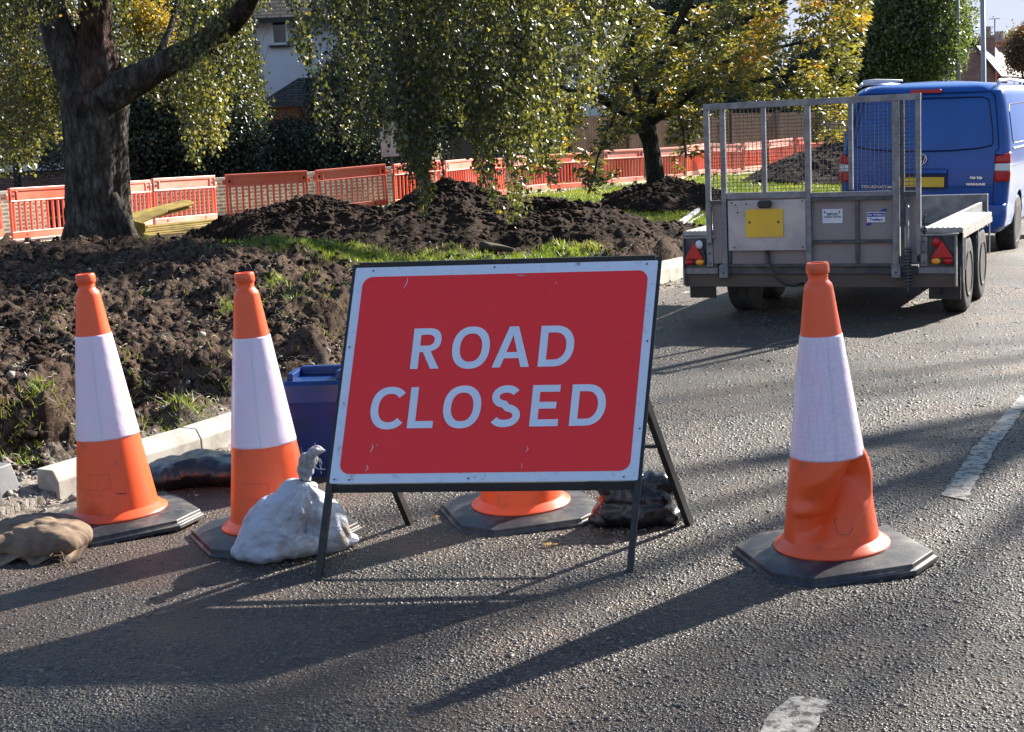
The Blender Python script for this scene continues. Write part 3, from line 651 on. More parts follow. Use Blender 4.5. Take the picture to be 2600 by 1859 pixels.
# lettering drawn as filled outlines
S_ = .185
def arc(cx, cy, rx, ry, a0, a1, n=24, e=2.25):
    out = []
    for k in range(n + 1):
        a = math.radians(a0 + (a1 - a0) * k / n); c, s = math.cos(a), math.sin(a)
        out.append((cx + rx * math.copysign(abs(c) ** (2 / e), c), cy + ry * math.copysign(abs(s) ** (2 / e), s)))
    return out
def strokepath(P, w):
    L = []; R = []; n = len(P)
    for i in range(n):
        d = np.array(P[min(i + 1, n - 1)]) - np.array(P[max(i - 1, 0)]); d = d / np.linalg.norm(d); nn = np.array([-d[1], d[0]]) * w / 2
        L.append(tuple(np.array(P[i]) + nn)); R.append(tuple(np.array(P[i]) - nn))
    return L + R[::-1]
def glyph(c):
    s = S_
    if c == 'O': return [arc(.45, .5, .455, .52, 0, 360, 48)[:-1], arc(.45, .5, .455 - s, .52 - s * .92, 0, 360, 48)[:-1]], .91
    if c == 'D': return [[(0, 0), (0, 1)] + arc(.36, .5, .47, .5, 90, -90, 28, 2.2), [(s, s * .9), (s, 1 - s * .9)] + arc(.36, .5, .47 - s, .5 - s * .9, 90, -90, 28, 2.2)], .83
    if c == 'L': return [[(0, 0), (0, 1), (s, 1), (s, s * .92), (.62, s * .92), (.62, 0)]], .62
    if c == 'E': return [[(0, 0), (0, 1), (.66, 1), (.66, 1 - s * .9), (s, 1 - s * .9), (s, .59), (.60, .59), (.60, .59 - s * .88), (s, .59 - s * .88), (s, s * .9), (.68, s * .9), (.68, 0)]], .68
    if c == 'A': return [[(0, 0), (.34, 1), (.56, 1), (.90, 0), (.70, 0), (.628, .22), (.272, .22), (.20, 0)], [(.32, .37), (.58, .37), (.45, .79)]], .90
    if c == 'R': return [[(0, 0), (0, 1)] + arc(.38, .715, .31, .285, 90, -90, 16, 2.3)[:-1] + [(.455, .435), (.70, 0), (.49, 0), (.27, .415), (s, .415), (s, 0)], [(s, .57), (s, 1 - s * .88)] + arc(.36, .708, .165, .138, 90, -90, 14, 2.2)], .70
    if c == 'C':
        o = arc(.46, .5, .46, .52, 42, 318, 36); i = arc(.46, .5, .46 - s, .52 - s * .92, 318, 42, 36)
        return [o + i], .80
    if c == 'S':
        P = arc(.36, .735, .255, .185, 28, 180, 16, 2.1) + arc(.36, .735, .255, .185, 180, 262, 7, 2.1)[1:] + arc(.36, .27, .28, .19, 80, 0, 8, 2.1) + arc(.36, .27, .28, .19, 0, -152, 16, 2.1)[1:]
        return [strokepath(P, s * .96)], .70
def letter(c, cx, z0, h=.142, k=1.0):
    G, w = glyph(c); cu = bpy.data.curves.new('letter', 'CURVE'); cu.dimensions = '2D'; cu.fill_mode = 'BOTH'; cu.extrude = .0005
    for P in G:
        sp_ = cu.splines.new('POLY'); sp_.points.add(len(P) - 1); sp_.use_cyclic_u = True
        for i, (x, y) in enumerate(P): sp_.points[i].co = ((x - w / 2) * h * k, y * h, 0, 1)
    t = bpy.data.objects.new('letter', cu); C.objects.link(t); bpy.context.view_layer.update()
    me = bpy.data.meshes.new_from_object(t.evaluated_get(bpy.context.evaluated_depsgraph_get())); bpy.data.objects.remove(t)
    for v in me.vertices:
        x, y, z = v.co; v.co = Tf @ Vector((cx + x, -.0148 - z, z0 + y))
    me.materials.clear(); me.materials.append(M['letter']); me.name = 'letter'
    o = bpy.data.objects.new('letter', me); C.objects.link(o); o.parent = rp; o['label'] = 'white capital letter ' + c; return o
# x centres measured along the plate, metres
def sx(zx, row):                                # helper: zoomed picture x to plate x for each row of lettering
    l, r = ((250, 2062) if row == 0 else (196, 2030)); return px0 + (px1 - px0) * (zx - l) / (r - l)
zr0, zr1 = pz0 + .393, pz0 + .187
for c, zx in zip('ROAD', (738, 1005, 1250, 1513)): letter(c, sx(zx, 0), zr0)
for c, zx in zip('CLOSED', (493, 703, 947, 1203, 1443, 1697)): letter(c, sx(zx, 1), zr1)
# ================================================================== BAGS
def blob(name, parts, voxel, m, parent=None, disp=None, sub=True, floor=None, loc=(0, 0, 0), it=6, obj_name=None):
    bm = bmesh.new()
    for (c, r, *e) in parts:
        mt = Matrix.Translation(Vector(c)) @ (Matrix.Rotation(e[0], 4, 'Z') if e else Matrix()) @ (Matrix.Rotation(e[1], 4, 'Y') if len(e) > 1 else Matrix()) @ Matrix.Diagonal((*r, 1))
        bmesh.ops.create_icosphere(bm, subdivisions=3, radius=1, matrix=mt)
    me = bpy.data.meshes.new(name); bm.to_mesh(me); bm.free(); o = bpy.data.objects.new(name, me); C.objects.link(o)
    r = o.modifiers.new('r', 'REMESH'); r.mode = 'VOXEL'; r.voxel_size = voxel
    s = o.modifiers.new('s', 'SMOOTH'); s.iterations = it; s.factor = .6
    bpy.context.view_layer.update(); m2 = bpy.data.meshes.new_from_object(o.evaluated_get(bpy.context.evaluated_depsgraph_get())); bpy.data.objects.remove(o)
    m2.name = name; V = np.zeros(len(m2.vertices) * 3, np.float32); N = V.copy(); m2.vertices.foreach_get('co', V); m2.vertices.foreach_get('normal', N); V = V.reshape(-1, 3); N = N.reshape(-1, 3)
    if disp is not None: V = V + N * disp(V)[:, None]
    if floor is not None: V[:, 2] = np.where(V[:, 2] < floor, floor + (V[:, 2] - floor) * .05, V[:, 2])
    m2.vertices.foreach_set('co', V.ravel().astype(np.float32)); m2.polygons.foreach_set('use_smooth', [True] * len(m2.polygons)); m2.update()
    m2.materials.clear(); m2.materials.append(m); o = bpy.data.objects.new(name, m2); C.objects.link(o); o.location = loc
    if parent is not None: o.parent = parent
    return o
# white sandbag with a tied neck
b0 = gp(622, 1237); SB = Vector((b0[0], b0[1], 0)); k_ = b0[1] / FPX * VS * 1.035           # metres per picture unit here
wb = thing('sandbag', 'dirty white sandbag with a tied neck slumped against the left leg of the road sign', 'sandbag', SB, (0, 0, 0), 'sandbags holding down the sign and sheet')
def wdisp(V):
    nx, nz = .107, .265
    a = np.arctan2(V[:, 0] - nx, (nz - V[:, 2]) + .02); d = np.hypot(V[:, 0] - nx, V[:, 2] - nz)
    f = .010 * np.abs(np.sin(a * 9 + 3 * vnoise(V[:, 1] * 8, d * 5))) * sst(.30, .05, d) * sst(.0, .05, d)
    return f + .0045 * ridg(V[:, 0] * 8, V[:, 2] * 9 + V[:, 1] * 6, 2) - .004 * ridg(V[:, 0] * 19 + 4, V[:, 2] * 15 + V[:, 1] * 17, 2) + .0012 * fbm(V[:, 0] * 45, V[:, 1] * 45, V[:, 2] * 45, 2)
PB = []
def lobe(c0, c1, r0, r1, n=16, bulge=.0):       # overlapping slices from the slumped foot to the gathered neck
    for k in range(n):
        t = k / (n - 1); c = [c0[i] + (c1[i] - c0[i]) * t for i in range(3)]; w = math.sqrt(max(0, 1 - t ** 2.6)) ; c[0] -= bulge * math.sin(PI * t)
        PB.append((tuple(c), (r1 + (r0[0] - r1) * w, r1 + (r0[1] - r1) * w, .042 * (1 - t) + .024)))
lobe((-.045, -.005, .050), (.104, .012, .262), (.118, .085), .018, 18, .028)
lobe((.165, .075, .045), (.112, .030, .215), (.088, .080), .022, 12, -.012)
PB += [((-.105, -.015, .034), (.068, .055, .036)), ((.05, .0, .040), (.11, .078, .042)), ((.215, .095, .026), (.065, .05, .028)), ((-.04, -.045, .035), (.095, .055, .036))]
blob('bag', PB, .0055, M['bagwhite'], wb, wdisp, floor=.002, it=8)
MB().lathe([(.020, -.012), (.0215, -.006), (.0215, .006), (.020, .012)], 16).build('tie', M['black'], wb, loc=(.106, .012, .272), rot=(0, .3, 0), smooth=True)
def tdisp(V): return .006 * np.abs(np.sin(np.arctan2(V[:, 1], V[:, 0] - .12) * 6 + V[:, 2] * 30)) + .003 * fbm(V[:, 0] * 50, V[:, 1] * 50, V[:, 2] * 50, 2)
blob('bag_tail', [((.107, .010, .290), (.017, .017, .026), 0, .1), ((.112, .006, .318), (.026, .020, .030), 0, .3), ((.124, .000, .350), (.030, .018, .030), 0, .7), ((.145, -.010, .380), (.032, .014, .016), 0, -.5), ((.168, -.020, .388), (.020, .008, .008))], .004, M['bagwhite'], wb, tdisp, it=3)
fr_ = MB()
for k in range(16):
    a = random.uniform(-1, 1); p = Vector((.14 + random.uniform(-.04, .03), -.026 + random.uniform(-.01, .01), .378 + random.uniform(-.05, .01)))
    pts = [p]; d = Vector((random.uniform(-.3, 1), random.uniform(-.5, .1), random.uniform(-.8, .5))).normalized() * .008
    for j in range(5): d.rotate(Matrix.Rotation(random.uniform(-.6, .6), 3, 'Y')); pts.append(pts[-1] + d)
    fr_.tube(pts, .0009, 4)
fr_.build('frayed_threads', M['bagwhite'], wb)
# black bag behind the sign's right leg
c1 = gp(1415, 1172); bb = thing('sandbag', 'black plastic sandbag standing behind the right leg of the road sign', 'sandbag', (c1[0], c1[1] + .05, 0), (0, 0, SYAW), 'sandbags holding down the sign and sheet')
def bdisp(V):
    return .007 * np.abs(np.sin(V[:, 0] * 55 + 4 * vnoise(V[:, 0] * 7, V[:, 2] * 7))) * sst(.03, .17, V[:, 2]) + .006 * ridg(V[:, 0] * 6, V[:, 2] * 6 + V[:, 1] * 5, 2) - .004 * ridg(V[:, 0] * 17, V[:, 2] * 15 + V[:, 1] * 15, 2) + .002 * fbm(V[:, 0] * 50, V[:, 1] * 50, V[:, 2] * 50, 2)
blob('bag', [((-.01, .0, .055), (.155, .095, .062)), ((.0, 0, .10), (.135, .075, .07)), ((-.06, .0, .15), (.085, .05, .045)), ((.04, 0, .155), (.11, .05, .042)), ((0, 0, .13), (.13, .065, .05)), ((.115, .0, .03), (.05, .06, .035)), ((-.13, -.01, .03), (.05, .06, .03))], .0065, M['bagblack'], bb, bdisp, floor=.002)
# brown hessian bag
c2 = gp(88, 1232); hb = thing('sandbag', 'flat brown hessian sandbag with a frayed hem at the left edge of the road', 'sandbag', (c2[0], c2[1] + .02, 0), (0, 0, -.25), 'sandbags holding down the sign and sheet')
def hdisp(V): return .009 * ridg(V[:, 0] * 5, V[:, 1] * 8, 2) - .004 * ridg(V[:, 0] * 16, V[:, 1] * 20 + V[:, 2] * 14, 2) + .003 * fbm(V[:, 0] * 25, V[:, 1] * 25, V[:, 2] * 25, 3)
blob('bag', [((-.06, .07, .055), (.20, .16, .065)), ((.05, .02, .055), (.13, .12, .058)), ((.10, -.01, .05), (.075, .09, .045)), ((-.14, -.02, .05), (.10, .11, .050)), ((.0, -.06, .035), (.14, .06, .035)), ((-.26, .02, .05), (.10, .12, .05))], .0075, M['hessian'], hb, hdisp, floor=.002)
hv = []; nn = 90                                # the wavy open hem
for i in range(nn):
    t = i / (nn - 1); x = -.17 + .38 * t; y = -.165 + .085 * t + .022 * math.sin(t * 19) ; 
    hv.append(((x, y + .06, .045 + .012 * math.sin(t * 19 + .4)), (x + .004, y, .014 + .012 * math.sin(t * 19) + .004 * random.random()), (x + .004, y - .006, .010 + .012 * math.sin(t * 19)), (x, y + .055, .036 + .012 * math.sin(t * 19 + .4))))
hm = MB(); hm.add([p for r in hv for p in r], [(i * 4 + k, i * 4 + (k + 1) % 4, (i + 1) * 4 + (k + 1) % 4, (i + 1) * 4 + k) for i in range(nn - 1) for k in range(4)]); hm.build('hem', M['hessian'], hb, smooth=True)
th_ = MB()
for k in range(14):
    p = Vector((.08 + random.uniform(0, .14), -.12 + random.uniform(-.02, .03), .02 + random.uniform(0, .03))); pts = [p]; d = Vector((random.uniform(.2, 1), random.uniform(-1, .2), random.uniform(-.3, .3))).normalized() * .013
    for j in range(5): d.rotate(Matrix.Rotation(random.uniform(-.7, .7), 3, 'Z')); q = pts[-1] + d; q.z = max(q.z - .004, .003); pts.append(q)
    th_.tube(pts, .0011, 4)
th_.build('loose_threads', M['hessian'], hb)
# black sheet / bag lying behind the two left cones
c3 = gp(440, 1085); sb = thing('sandbag', 'crumpled black plastic sandbag lying between the two left cones', 'sandbag', (c3[0], c3[1] + .1, 0), (0, 0, -.15), 'sandbags holding down the sign and sheet')
def sdisp(V): return .014 * ridg(V[:, 0] * 3.5, V[:, 1] * 4, 2) + .004 * ridg(V[:, 0] * 11, V[:, 1] * 11, 2)
blob('bag', [((-.12, .0, .05), (.13, .15, .055)), ((.0, .02, .065), (.14, .15, .06)), ((.13, .03, .055), (.14, .14, .055)), ((.24, .05, .045), (.10, .12, .045)), ((-.02, .09, .09), (.10, .07, .035))], .008, M['bagblack'], sb, sdisp, floor=.002)
# grey rubber block at the left edge
c5 = gp(5, 1118); blk = thing('barrier_block', 'grey moulded rubber block lying on the verge at the left edge', 'block', (c5[0] - .06, c5[1] + .02, 0.0), (0, 0, -.5))
m_ = MB(); m_.slab([(-.16, -.1), (.10, -.1), (.13, -.06), (.13, .10), (-.16, .10)], 0, .012)
vs = [(-.16, -.09, .012), (.09, -.09, .012), (.12, -.05, .012), (.12, .09, .012), (-.16, .09, .012), (-.16, -.05, .17), (.045, -.05, .17), (.085, -.02, .165), (.085, .06, .17), (-.16, .06, .17)]
m_.add(vs, [(0, 1, 2, 3, 4), (9, 8, 7, 6, 5)] + [(i, i + 5, (i + 1) % 5 + 5, (i + 1) % 5) for i in range(5)])
m_.build('block_body', M['stone_d'] if 'stone_d' in M else M['rubber'], blk, bevel=.008)
MB().tube([(-.12, -.10, .04), (.02, -.105, .035), (.06, -.11, .03)], .022, 14).build('socket', M['black'], blk, smooth=True)
# blue bin
c6 = at(700, 822, 6.45); bn = thing('storage_bin', 'dark blue plastic bin with a moulded handle lid behind the left of the sign', 'bin', (c6[0] + .02, 6.45, 0), (0, 0, -.12))
zt_ = c6[2]
def rbox(mb, w0, d0, w1, d1, z0, z1, r=.03):
    A = rrect(-w0, w0, -d0, d0, r, 5); B = rrect(-w1, w1, -d1, d1, r, 5); n = len(A)
    mb.add([(x, y, z0) for x, y in A] + [(x, y, z1) for x, y in B], [tuple(range(n))[::-1], tuple(range(n, 2 * n))] + [(i, (i + 1) % n, (i + 1) % n + n, i + n) for i in range(n)]); return mb
rbox(MB(), .135, .105, .165, .13, 0.0, zt_ - .135).build('bin_body', M['blueplastic'], bn, auto=40)
ld = MB(); rbox(ld, .170, .135, .172, .137, zt_ - .134, zt_ - .120, .035); rbox(ld, .168, .133, .163, .128, zt_ - .1195, zt_ - .045, .04); rbox(ld, .163, .128, .150, .115, zt_ - .045, zt_ - .028, .045); ld.build('lid', M['blueplastic'], bn, auto=40)
hd = MB(); P = [(-.10, -.10, zt_ - .03), (-.085, -.09, zt_ + .005), (.085, -.09, zt_ + .005), (.10, -.10, zt_ - .03)]
hd.box(-.10, .12, .05, .085, zt_ - .03, zt_ + .012); hd.box(.09, .12, -.09, .0498, zt_ - .03, zt_ + .010); hd.box(-.13, -.1002, -.09, .085, zt_ - .03, zt_ + .003)
hd.build('handle', M['blueplastic'], bn, bevel=.006)
# ================================================================== TRAILER
TX, TY, TYAW = 1.7685, 11.4330, -.445032
t = thing('utility_trailer', 'grey galvanised twin-axle plant trailer with a raised mesh ramp, hitched behind the blue van', 'trailer', (TX, TY, 0), (0, 0, TYAW))
yr = -.42
M['rimdark'] = mat('dirty_rim', (.018, .017, .016), .5, .2, col2=(.035, .032, .03), nscale=16)
MB().box(-.02, 1.50, yr + .06, 2.75, .40, .44).build('bed', M['wood'], t)
for x in (-.012, 1.455): MB().box(x, x + .03, yr + .065, 2.75, .44, .625).build('side_panel', M['galv'], t, bevel=.004)
MB().box(-.045, 1.52, 2.752, 2.80, .40, .69).build('headboard', M['galv'], t, bevel=.004)
MB().box(-.27, 1.73, yr + .01, yr + .05, .222, .318).build('rear_beam', M['wood'], t, bevel=.003)
rc = MB(); rc.box(.0, 1.46, yr - .012, yr + .03, .320, .375); rc.build('cross_rail', M['galvdark'], t, bevel=.003)
for x in (-.27, 1.465): MB().box(x, x + .262, yr - .006, yr + .03, .320, .365).build('side_rail', M['galv'], t, bevel=.003)
# drawbar
for s in (-1, 1): MB().bar((.72 + s * .55, 2.80, .36), (.72 + s * .05, 4.05, .36), .06, .10).build('drawbar', M['galvdark'], t)
jw = MB(); jw.lathe([(.10, -.03), (.10, .03)], 20, Matrix.Translation((.50, 3.9, .30)), 'x'); jw.build('jockey_wheel', M['black'], t)
# ramp: frame, mesh, lower sheet
ry = yr - .030; w_ = .038
fr0 = MB().box(-.078, 1.492, ry - .022, ry + .018, 1.535, 1.580).build('ramp', M['galv'], t, bevel=.003)
fr0['label'] = 'raised grey loading ramp with wire mesh in its upper half'
def post(x, z0, z1, w=w_, d0=.018, d1=.018, m='galv'):
    return MB().box(x, x + w, ry - d0, ry + d1, z0, z1).build('ramp_post', M[m], fr0, bevel=.003)
post(-.077, .555, 1.534); post(.045, .378, 1.534); post(.358, .925, 1.534, .030); post(.674, .378, 1.534, .042, .024); post(.988, .925, 1.534, .030); post(1.296, .378, 1.534, .044); post(1.456, .46, 1.534, .034)
post(1.348, .40, 1.534, .026, -.001, .03, 'galvdark'); post(.083, .40, .88, .022, -.001, .03, 'galvdark')
def rail(x0, x1, z0, z1, d0=.014, d1=.016, m='galvdark'): return MB().box(x0, x1, ry - d0, ry + d1, z0, z1).build('ramp_rail', M[m], fr0, bevel=.002)
rail(-.038, .0445, .845, .872); rail(.0835, .6735, .878, .925, m='galv'); rail(.7165, 1.2955, .878, .912, m='galv'); rail(.7165, 1.2955, .850, .877, .020); rail(1.3745, 1.4555, .865, .905)
rail(.7165, 1.2955, .545, .568); rail(.0835, .6735, .376, .396); rail(.7165, 1.2955, .376, .396)
post(1.030, .397, .849, .026, .010, .012, 'galvdark'); post(.36, .397, .50, .03, .010, .012, 'galvdark')
MB().box(-.036, .0445, ry + .019, ry + .024, .40, .845).build('sheet', M['diamond'], fr0)
MB().box(.1055, 1.2955, ry + .019, ry + .024, .378, .880).build('sheet', M['diamond'], fr0)
MB().box(1.3745, 1.4555, ry + .032, ry + .036, .40, .865).build('sheet', M['diamond'], fr0)
ms = MB(); rx0, rx1, mz0, mz1 = -.05, 1.47, .92, 1.545
n = 50
for k in range(n + 1):
    x = rx0 + (rx1 - rx0) * k / n; P = [(x, ry + .010 + .0035 * (1 if (j + k) % 2 else -1), mz0 + (mz1 - mz0) * j / 24) for j in range(25)]; ms.tube(P, .0026, 4, False)
for k in range(25):
    z = mz0 + (mz1 - mz0) * k / 24; P = [(rx0 + (rx1 - rx0) * j / n, ry + .010 - .0035 * (1 if (j + k) % 2 else -1), z + .0015 * math.sin(j * 1.7 + k)) for j in range(n + 1)]; ms.tube(P, .0026, 4, False)
me_ = ms.build('wire_mesh', M['galvdark'], fr0, smooth=True)
ap = MB().box(.098, .676, ry - .030, ry - .0255, .500, .868).build('mounting_plate', M['alu'], fr0)
for x, z in ((.128, .852), (.655, .855), (.142, .522), (.652, .522), (.172, .78), (.158, .835), (.24, .84)): MB().lathe([(.0062, 0), (.0062, .004), (.001, .005)], 10, Matrix.Translation((x, ry - .0305, z)) @ Matrix.Rotation(PI / 2, 4, 'X')).build('bolt', M['black'], ap)
T1 = Matrix.Rotation(-.02, 4, 'Y')
np_ = MB().prism(rrect(.234, .514, .598, .803, .010), ry - .037, ry - .0325).build('number_plate', M['yellowplate'], fr0)
for x in (.262, .478): MB().lathe([(.009, 0), (.009, .004), (.002, .006)], 12, Matrix.Translation((x, ry - .0375, .708)) @ Matrix.Rotation(PI / 2, 4, 'X')).build('plate_screw', M['wood'], np_)
MB().prism(rrect(.333, .432, .812, .866, .022), ry - .075, ry - .0325).build('plate_lamp', M['black'], fr0, bevel=.008)
# stickers with their lettering
s1 = MB().box(.790, .936, ry + .0125, ry + .0165, .688, .790).build('sticker', M['whitepaint'], fr0)
R90 = (PI / 2, 0, 0)
text_mesh('lettering', 'RIPON', .026, M['greenletter'], s1, (.863, ry + .0115, .752), R90, bold=.0006, width=.075)
text_mesh('lettering', 'TRAILER CENTRE', .016, M['greenletter'], s1, (.863, ry + .0115, .733), R90, width=.125, bold=.0004)
for x in (.808, .915): MB().lathe([(.007, 0), (.007, .003)], 12, Matrix.Translation((x, ry + .012, .768)) @ Matrix.Rotation(PI / 2, 4, 'X')).build('crest', M['greenletter'], s1)
s2 = MB().prism([(1.110, .690), (1.238, .690), (1.238, .762), (1.110, .762)], ry + .0125, ry + .0165).build('sticker', M['whitepaint'], fr0)
MB().box(1.113, 1.235, ry + .0115, ry + .0124, .729, .757).build('band', M['blueletter'], s2)
text_mesh('lettering', 'Ifor Williams', .02, M['whitepaint'], s2, (1.174, ry + .0104, .743), R90, width=.11, bold=.0004)
text_mesh('lettering', 'Trailers', .026, M['blueletter'], s2, (1.174, ry + .0115, .709), R90, width=.095, bold=.0008)
MB().prism([(1.20, .765), (1.222, .783), (1.255, .783), (1.236, .765)], ry + .0125, ry + .016).build('chevron', M['blueletter'], s2)
MB().prism([(1.098, .668), (1.118, .686), (1.146, .686), (1.128, .668)], ry + .0125, ry + .016).build('chevron', M['blueletter'], s2)
# hinge brackets, spring lift, cable
for x in (.020, 1.286): 
    h_ = MB().box(x, x + .066, yr - .062, yr - .0125, .295, .392).build('hinge_bracket', M['galv'], t, bevel=.004)
    MB().lathe([(.008, 0), (.008, .003)], 10, Matrix.Translation((x + .033, yr - .0625, .335)) @ Matrix.Rotation(PI / 2, 4, 'X')).build('bolt', M['black'], h_)
sp1 = MB(); P = []
for k in range(12 * 12 + 1):
    a = 2 * PI * k / 12; P.append((1.405 + .026 * math.cos(a), yr - .075 + .026 * math.sin(a), .240 + .275 * k / 144))
sp1.tube(P, .0072, 6); sp1.build('lift_spring', M['galvdark'], t, smooth=True)
MB().tube([(1.405, yr - .075, .20), (1.405, yr - .075, .83)], .0095, 8).build('spring_rod', M['galv'], t, smooth=True)
MB().box(1.375, 1.435, yr - .085, yr - .055, .83, .862).build('rod_bracket', M['galvdark'], t, bevel=.004)
MB().tube([(.385, ry - .02, .50), (.40, ry - .03, .44), (.425, ry - .04, .37), (.46, ry - .05, .30), (.52, ry - .045, .25), (.58, ry - .02, .235), (.64, yr + .0, .25)], .009, 8).build('cable', M['black'], t, smooth=True)
# lamps on their mounting boxes
for side, x0 in ((-1, -.262), (1, 1.472)):
    bx = MB().box(x0, x0 + .245, yr - .004, yr + .02, .3655, .590).build('lamp_board', M['galvdark'], t)
    MB().box(x0 - (.008 if side < 0 else .0) , x0 + .245 + (.012 if side > 0 else 0), yr - .030, yr + .03, .5905, .600).build('board_flange', M['galv'], bx)
    ex = x0 - .012 if side < 0 else x0 + .246
    MB().box(ex, ex + .011, yr - .03, yr + .03, .235, .600).build('board_flange', M['galv'], bx)
    sx_ = x0 + (.175 if side < 0 else .012)
    st_ = MB().box(sx_, sx_ + .048, yr - .020, yr - .0045, .375, .585).build('bolt_strip', M['galv'], bx, bevel=.003)
    for z in (.40, .475, .55): MB().lathe([(.008, 0), (.008, .006), (.002, .008)], 10, Matrix.Translation((sx_ + .024, yr - .0205, z)) @ Matrix.Rotation(PI / 2, 4, 'X')).build('bolt', M['galvdark'], st_)
    cx = x0 + (.085 if side < 0 else .160); m_ = -side
    pts = [(cx + m_ * .010 - .0, .575), (cx + m_ * .045, .560), (cx + m_ * .052, .530)] 
    body = [(cx - m_ * .082, .395), (cx + m_ * .082, .395), (cx + m_ * .086, .44), (cx + m_ * .062, .545), (cx + m_ * .040, .572), (cx + m_ * .005, .572), (cx - m_ * .025, .52), (cx - m_ * .088, .43)]
    lb = MB().prism(body, yr - .030, yr - .0045).build('rear_lamp', M['black'], t, bevel=.006)
    MB().prism([(cx - m_ * .076 * 1, .436), (cx + m_ * .070, .436), (cx - m_ * .003, .556)], yr - .044, yr - .0305).build('triangle_reflector', M['redhi'], lb, bevel=.003)
    MB().lathe([(.030, 0), (.028, .010), (.012, .015), (.001, .0155)], 24, Matrix.Translation((cx + m_ * .038, yr - .0305, .545)) @ Matrix.Rotation(PI / 2, 4, 'X') @ Matrix.Diagonal((1, 1.12, 1, 1))).build('lens', M['lensw'] if side < 0 else M['red'], lb, smooth=True)
    for dx, mm in ((m_ * .040, 'amber'), (-m_ * .042, 'red')):
        MB().lathe([(.034, 0), (.032, .010), (.014, .016), (.001, .0165)], 24, Matrix.Translation((cx + dx, yr - .0305, .412)) @ Matrix.Rotation(PI / 2, 4, 'X') @ Matrix.Diagonal((1, .68, 1, 1))).build('lens', M[mm], lb, smooth=True)
# mudguards: top plank, front and rear posts, side legs
for side, xa, xb in ((-1, -.285, -.03), (1, 1.495, 1.765)):
    mg = MB().box(xa, xb, yr + .035, 1.13, .603, .640).build('mudguard', M['planks'], t, bevel=.005)
    rg = MB()
    for k in range(7):
        x = xa + .02 + (xb - xa - .04) * k / 6; rg.box(x - .004, x + .004, yr + .04, 1.12, .6405, .645)
    rg.build('tread_ribs', M['planks'], mg)
    xo = xb if side > 0 else xa
    sk = MB().box(xo - .004, xo + .004, yr + .035, 1.13, .565, .602).build('skirt', M['planks'], mg)
    for y in (yr + .045, -.30 + .02, .36, .98):
        MB().box(xo - .006, xo + .004, y, y + .020, .25 if y < -.3 else .33, .5645).build('stay', M['galv'], mg)
    MB().box(min(xa, xb) + .03, max(xa, xb) - .02, -.35, -.338, .13, .36).build('mud_flap', M['black'], mg)
    for y in (0.0, .7226):
        xc = 1.753 - .085 if side > 0 else .085
        wt = [(.150, -.080), (.225, -.083), (.262, -.078), (.279, -.062), (.283, -.03), (.283, .03), (.279, .062), (.262, .078), (.225, .083), (.150, .080)]
        wh = MB().lathe(wt, 48, axis='x').build('wheel', M['tyre'], t, smooth=True, loc=(xc, y, .281)); 
        o_ = side
        MB().lathe([(.001, o_ * .03), (.045, o_ * .032), (.047, o_ * .010), (.115, o_ * -.01), (.148, o_ * .030), (.158, o_ * .088), (.168, o_ * .090), (.169, o_ * .082)], 32, axis='x').build('rim', M['rimdark'], wh, auto=40)
    MB().box(xo - side * .16, xo - side * .12, -.15, .87, .30, .36).build('axle_beam', M['galvdark'], t)
# corner latches
for x in (-.055, 1.51): 
    MB().tube([(x, yr - .02, .60), (x + .004, yr - .03, .655), (x - .004, yr - .04, .70), (x + .012, yr - .03, .745)], .006, 6).build('latch', M['black'], t, smooth=True)
    MB().lathe([(.018, -.02), (.022, 0), (.018, .02)], 12, Matrix.Translation((x, yr - .01, .635)), 'x').build('latch_knob', M['galv'], t, smooth=True)
MB().tube([(1.60, yr - .0, .222), (1.60, yr - .0, .185), (1.63, yr - .0, .185)], .012, 8).build('hook', M['black'], t)

# ================================================================== VAN
VX, VY, VYAW, VZ, VROLL = 4.689, 16.78, -.466, -.204, .027
v = thing('panel_van', 'blue panel van parked ahead of the grey trailer, seen from behind', 'van', (VX, VY, VZ), (0, VROLL, VYAW))
zs = [.30, .36, .48, .60, .62, .80, .95, 1.10, 1.25, 1.40, 1.55, 1.70, 1.80, 1.86, 1.90, 1.925, 1.94]
hw = [.86, .915, .935, .93, .935, .945, .95, .945, .935, .918, .895, .868, .845, .822, .79, .74, .66]
yb = [-.00, -.045, -.055, -.035, .02, .018, .018, .025, .050, .080, .110, .140, .162, .18, .22, .29, .42]
yf = [4.75, 4.85, 4.87, 4.86, 4.85, 4.80, 4.70, 4.45, 4.1, 3.85, 3.6, 3.4, 3.28, 3.2, 3.1, 3.0, 2.8]
ring = []; NR = 64
def slicept(i, k):
    hwv, y0, y1 = hw[i], yb[i], yf[i]; r = .17; P = rrect(-hwv, hwv, y0, y1, r, 8)
    return P
V = []; 
for i, z in enumerate(zs):
    P = rrect(-hw[i], hw[i], yb[i], yf[i], .15 if z < 1.9 else .22, 8)
    for (x, y) in P:
        y2 = y + (.035 * (x / hw[i]) ** 2 if y < 1 else 0); V.append((x, y2, z + (.022 * (1 - (x / hw[i]) ** 2) if i == len(zs) - 1 else 0)))
n = len(P); F = [(i * n + k, i * n + (k + 1) % n, (i + 1) * n + (k + 1) % n, (i + 1) * n + k) for i in range(len(zs) - 1) for k in range(n)]
F += [tuple(range(n))[::-1]]
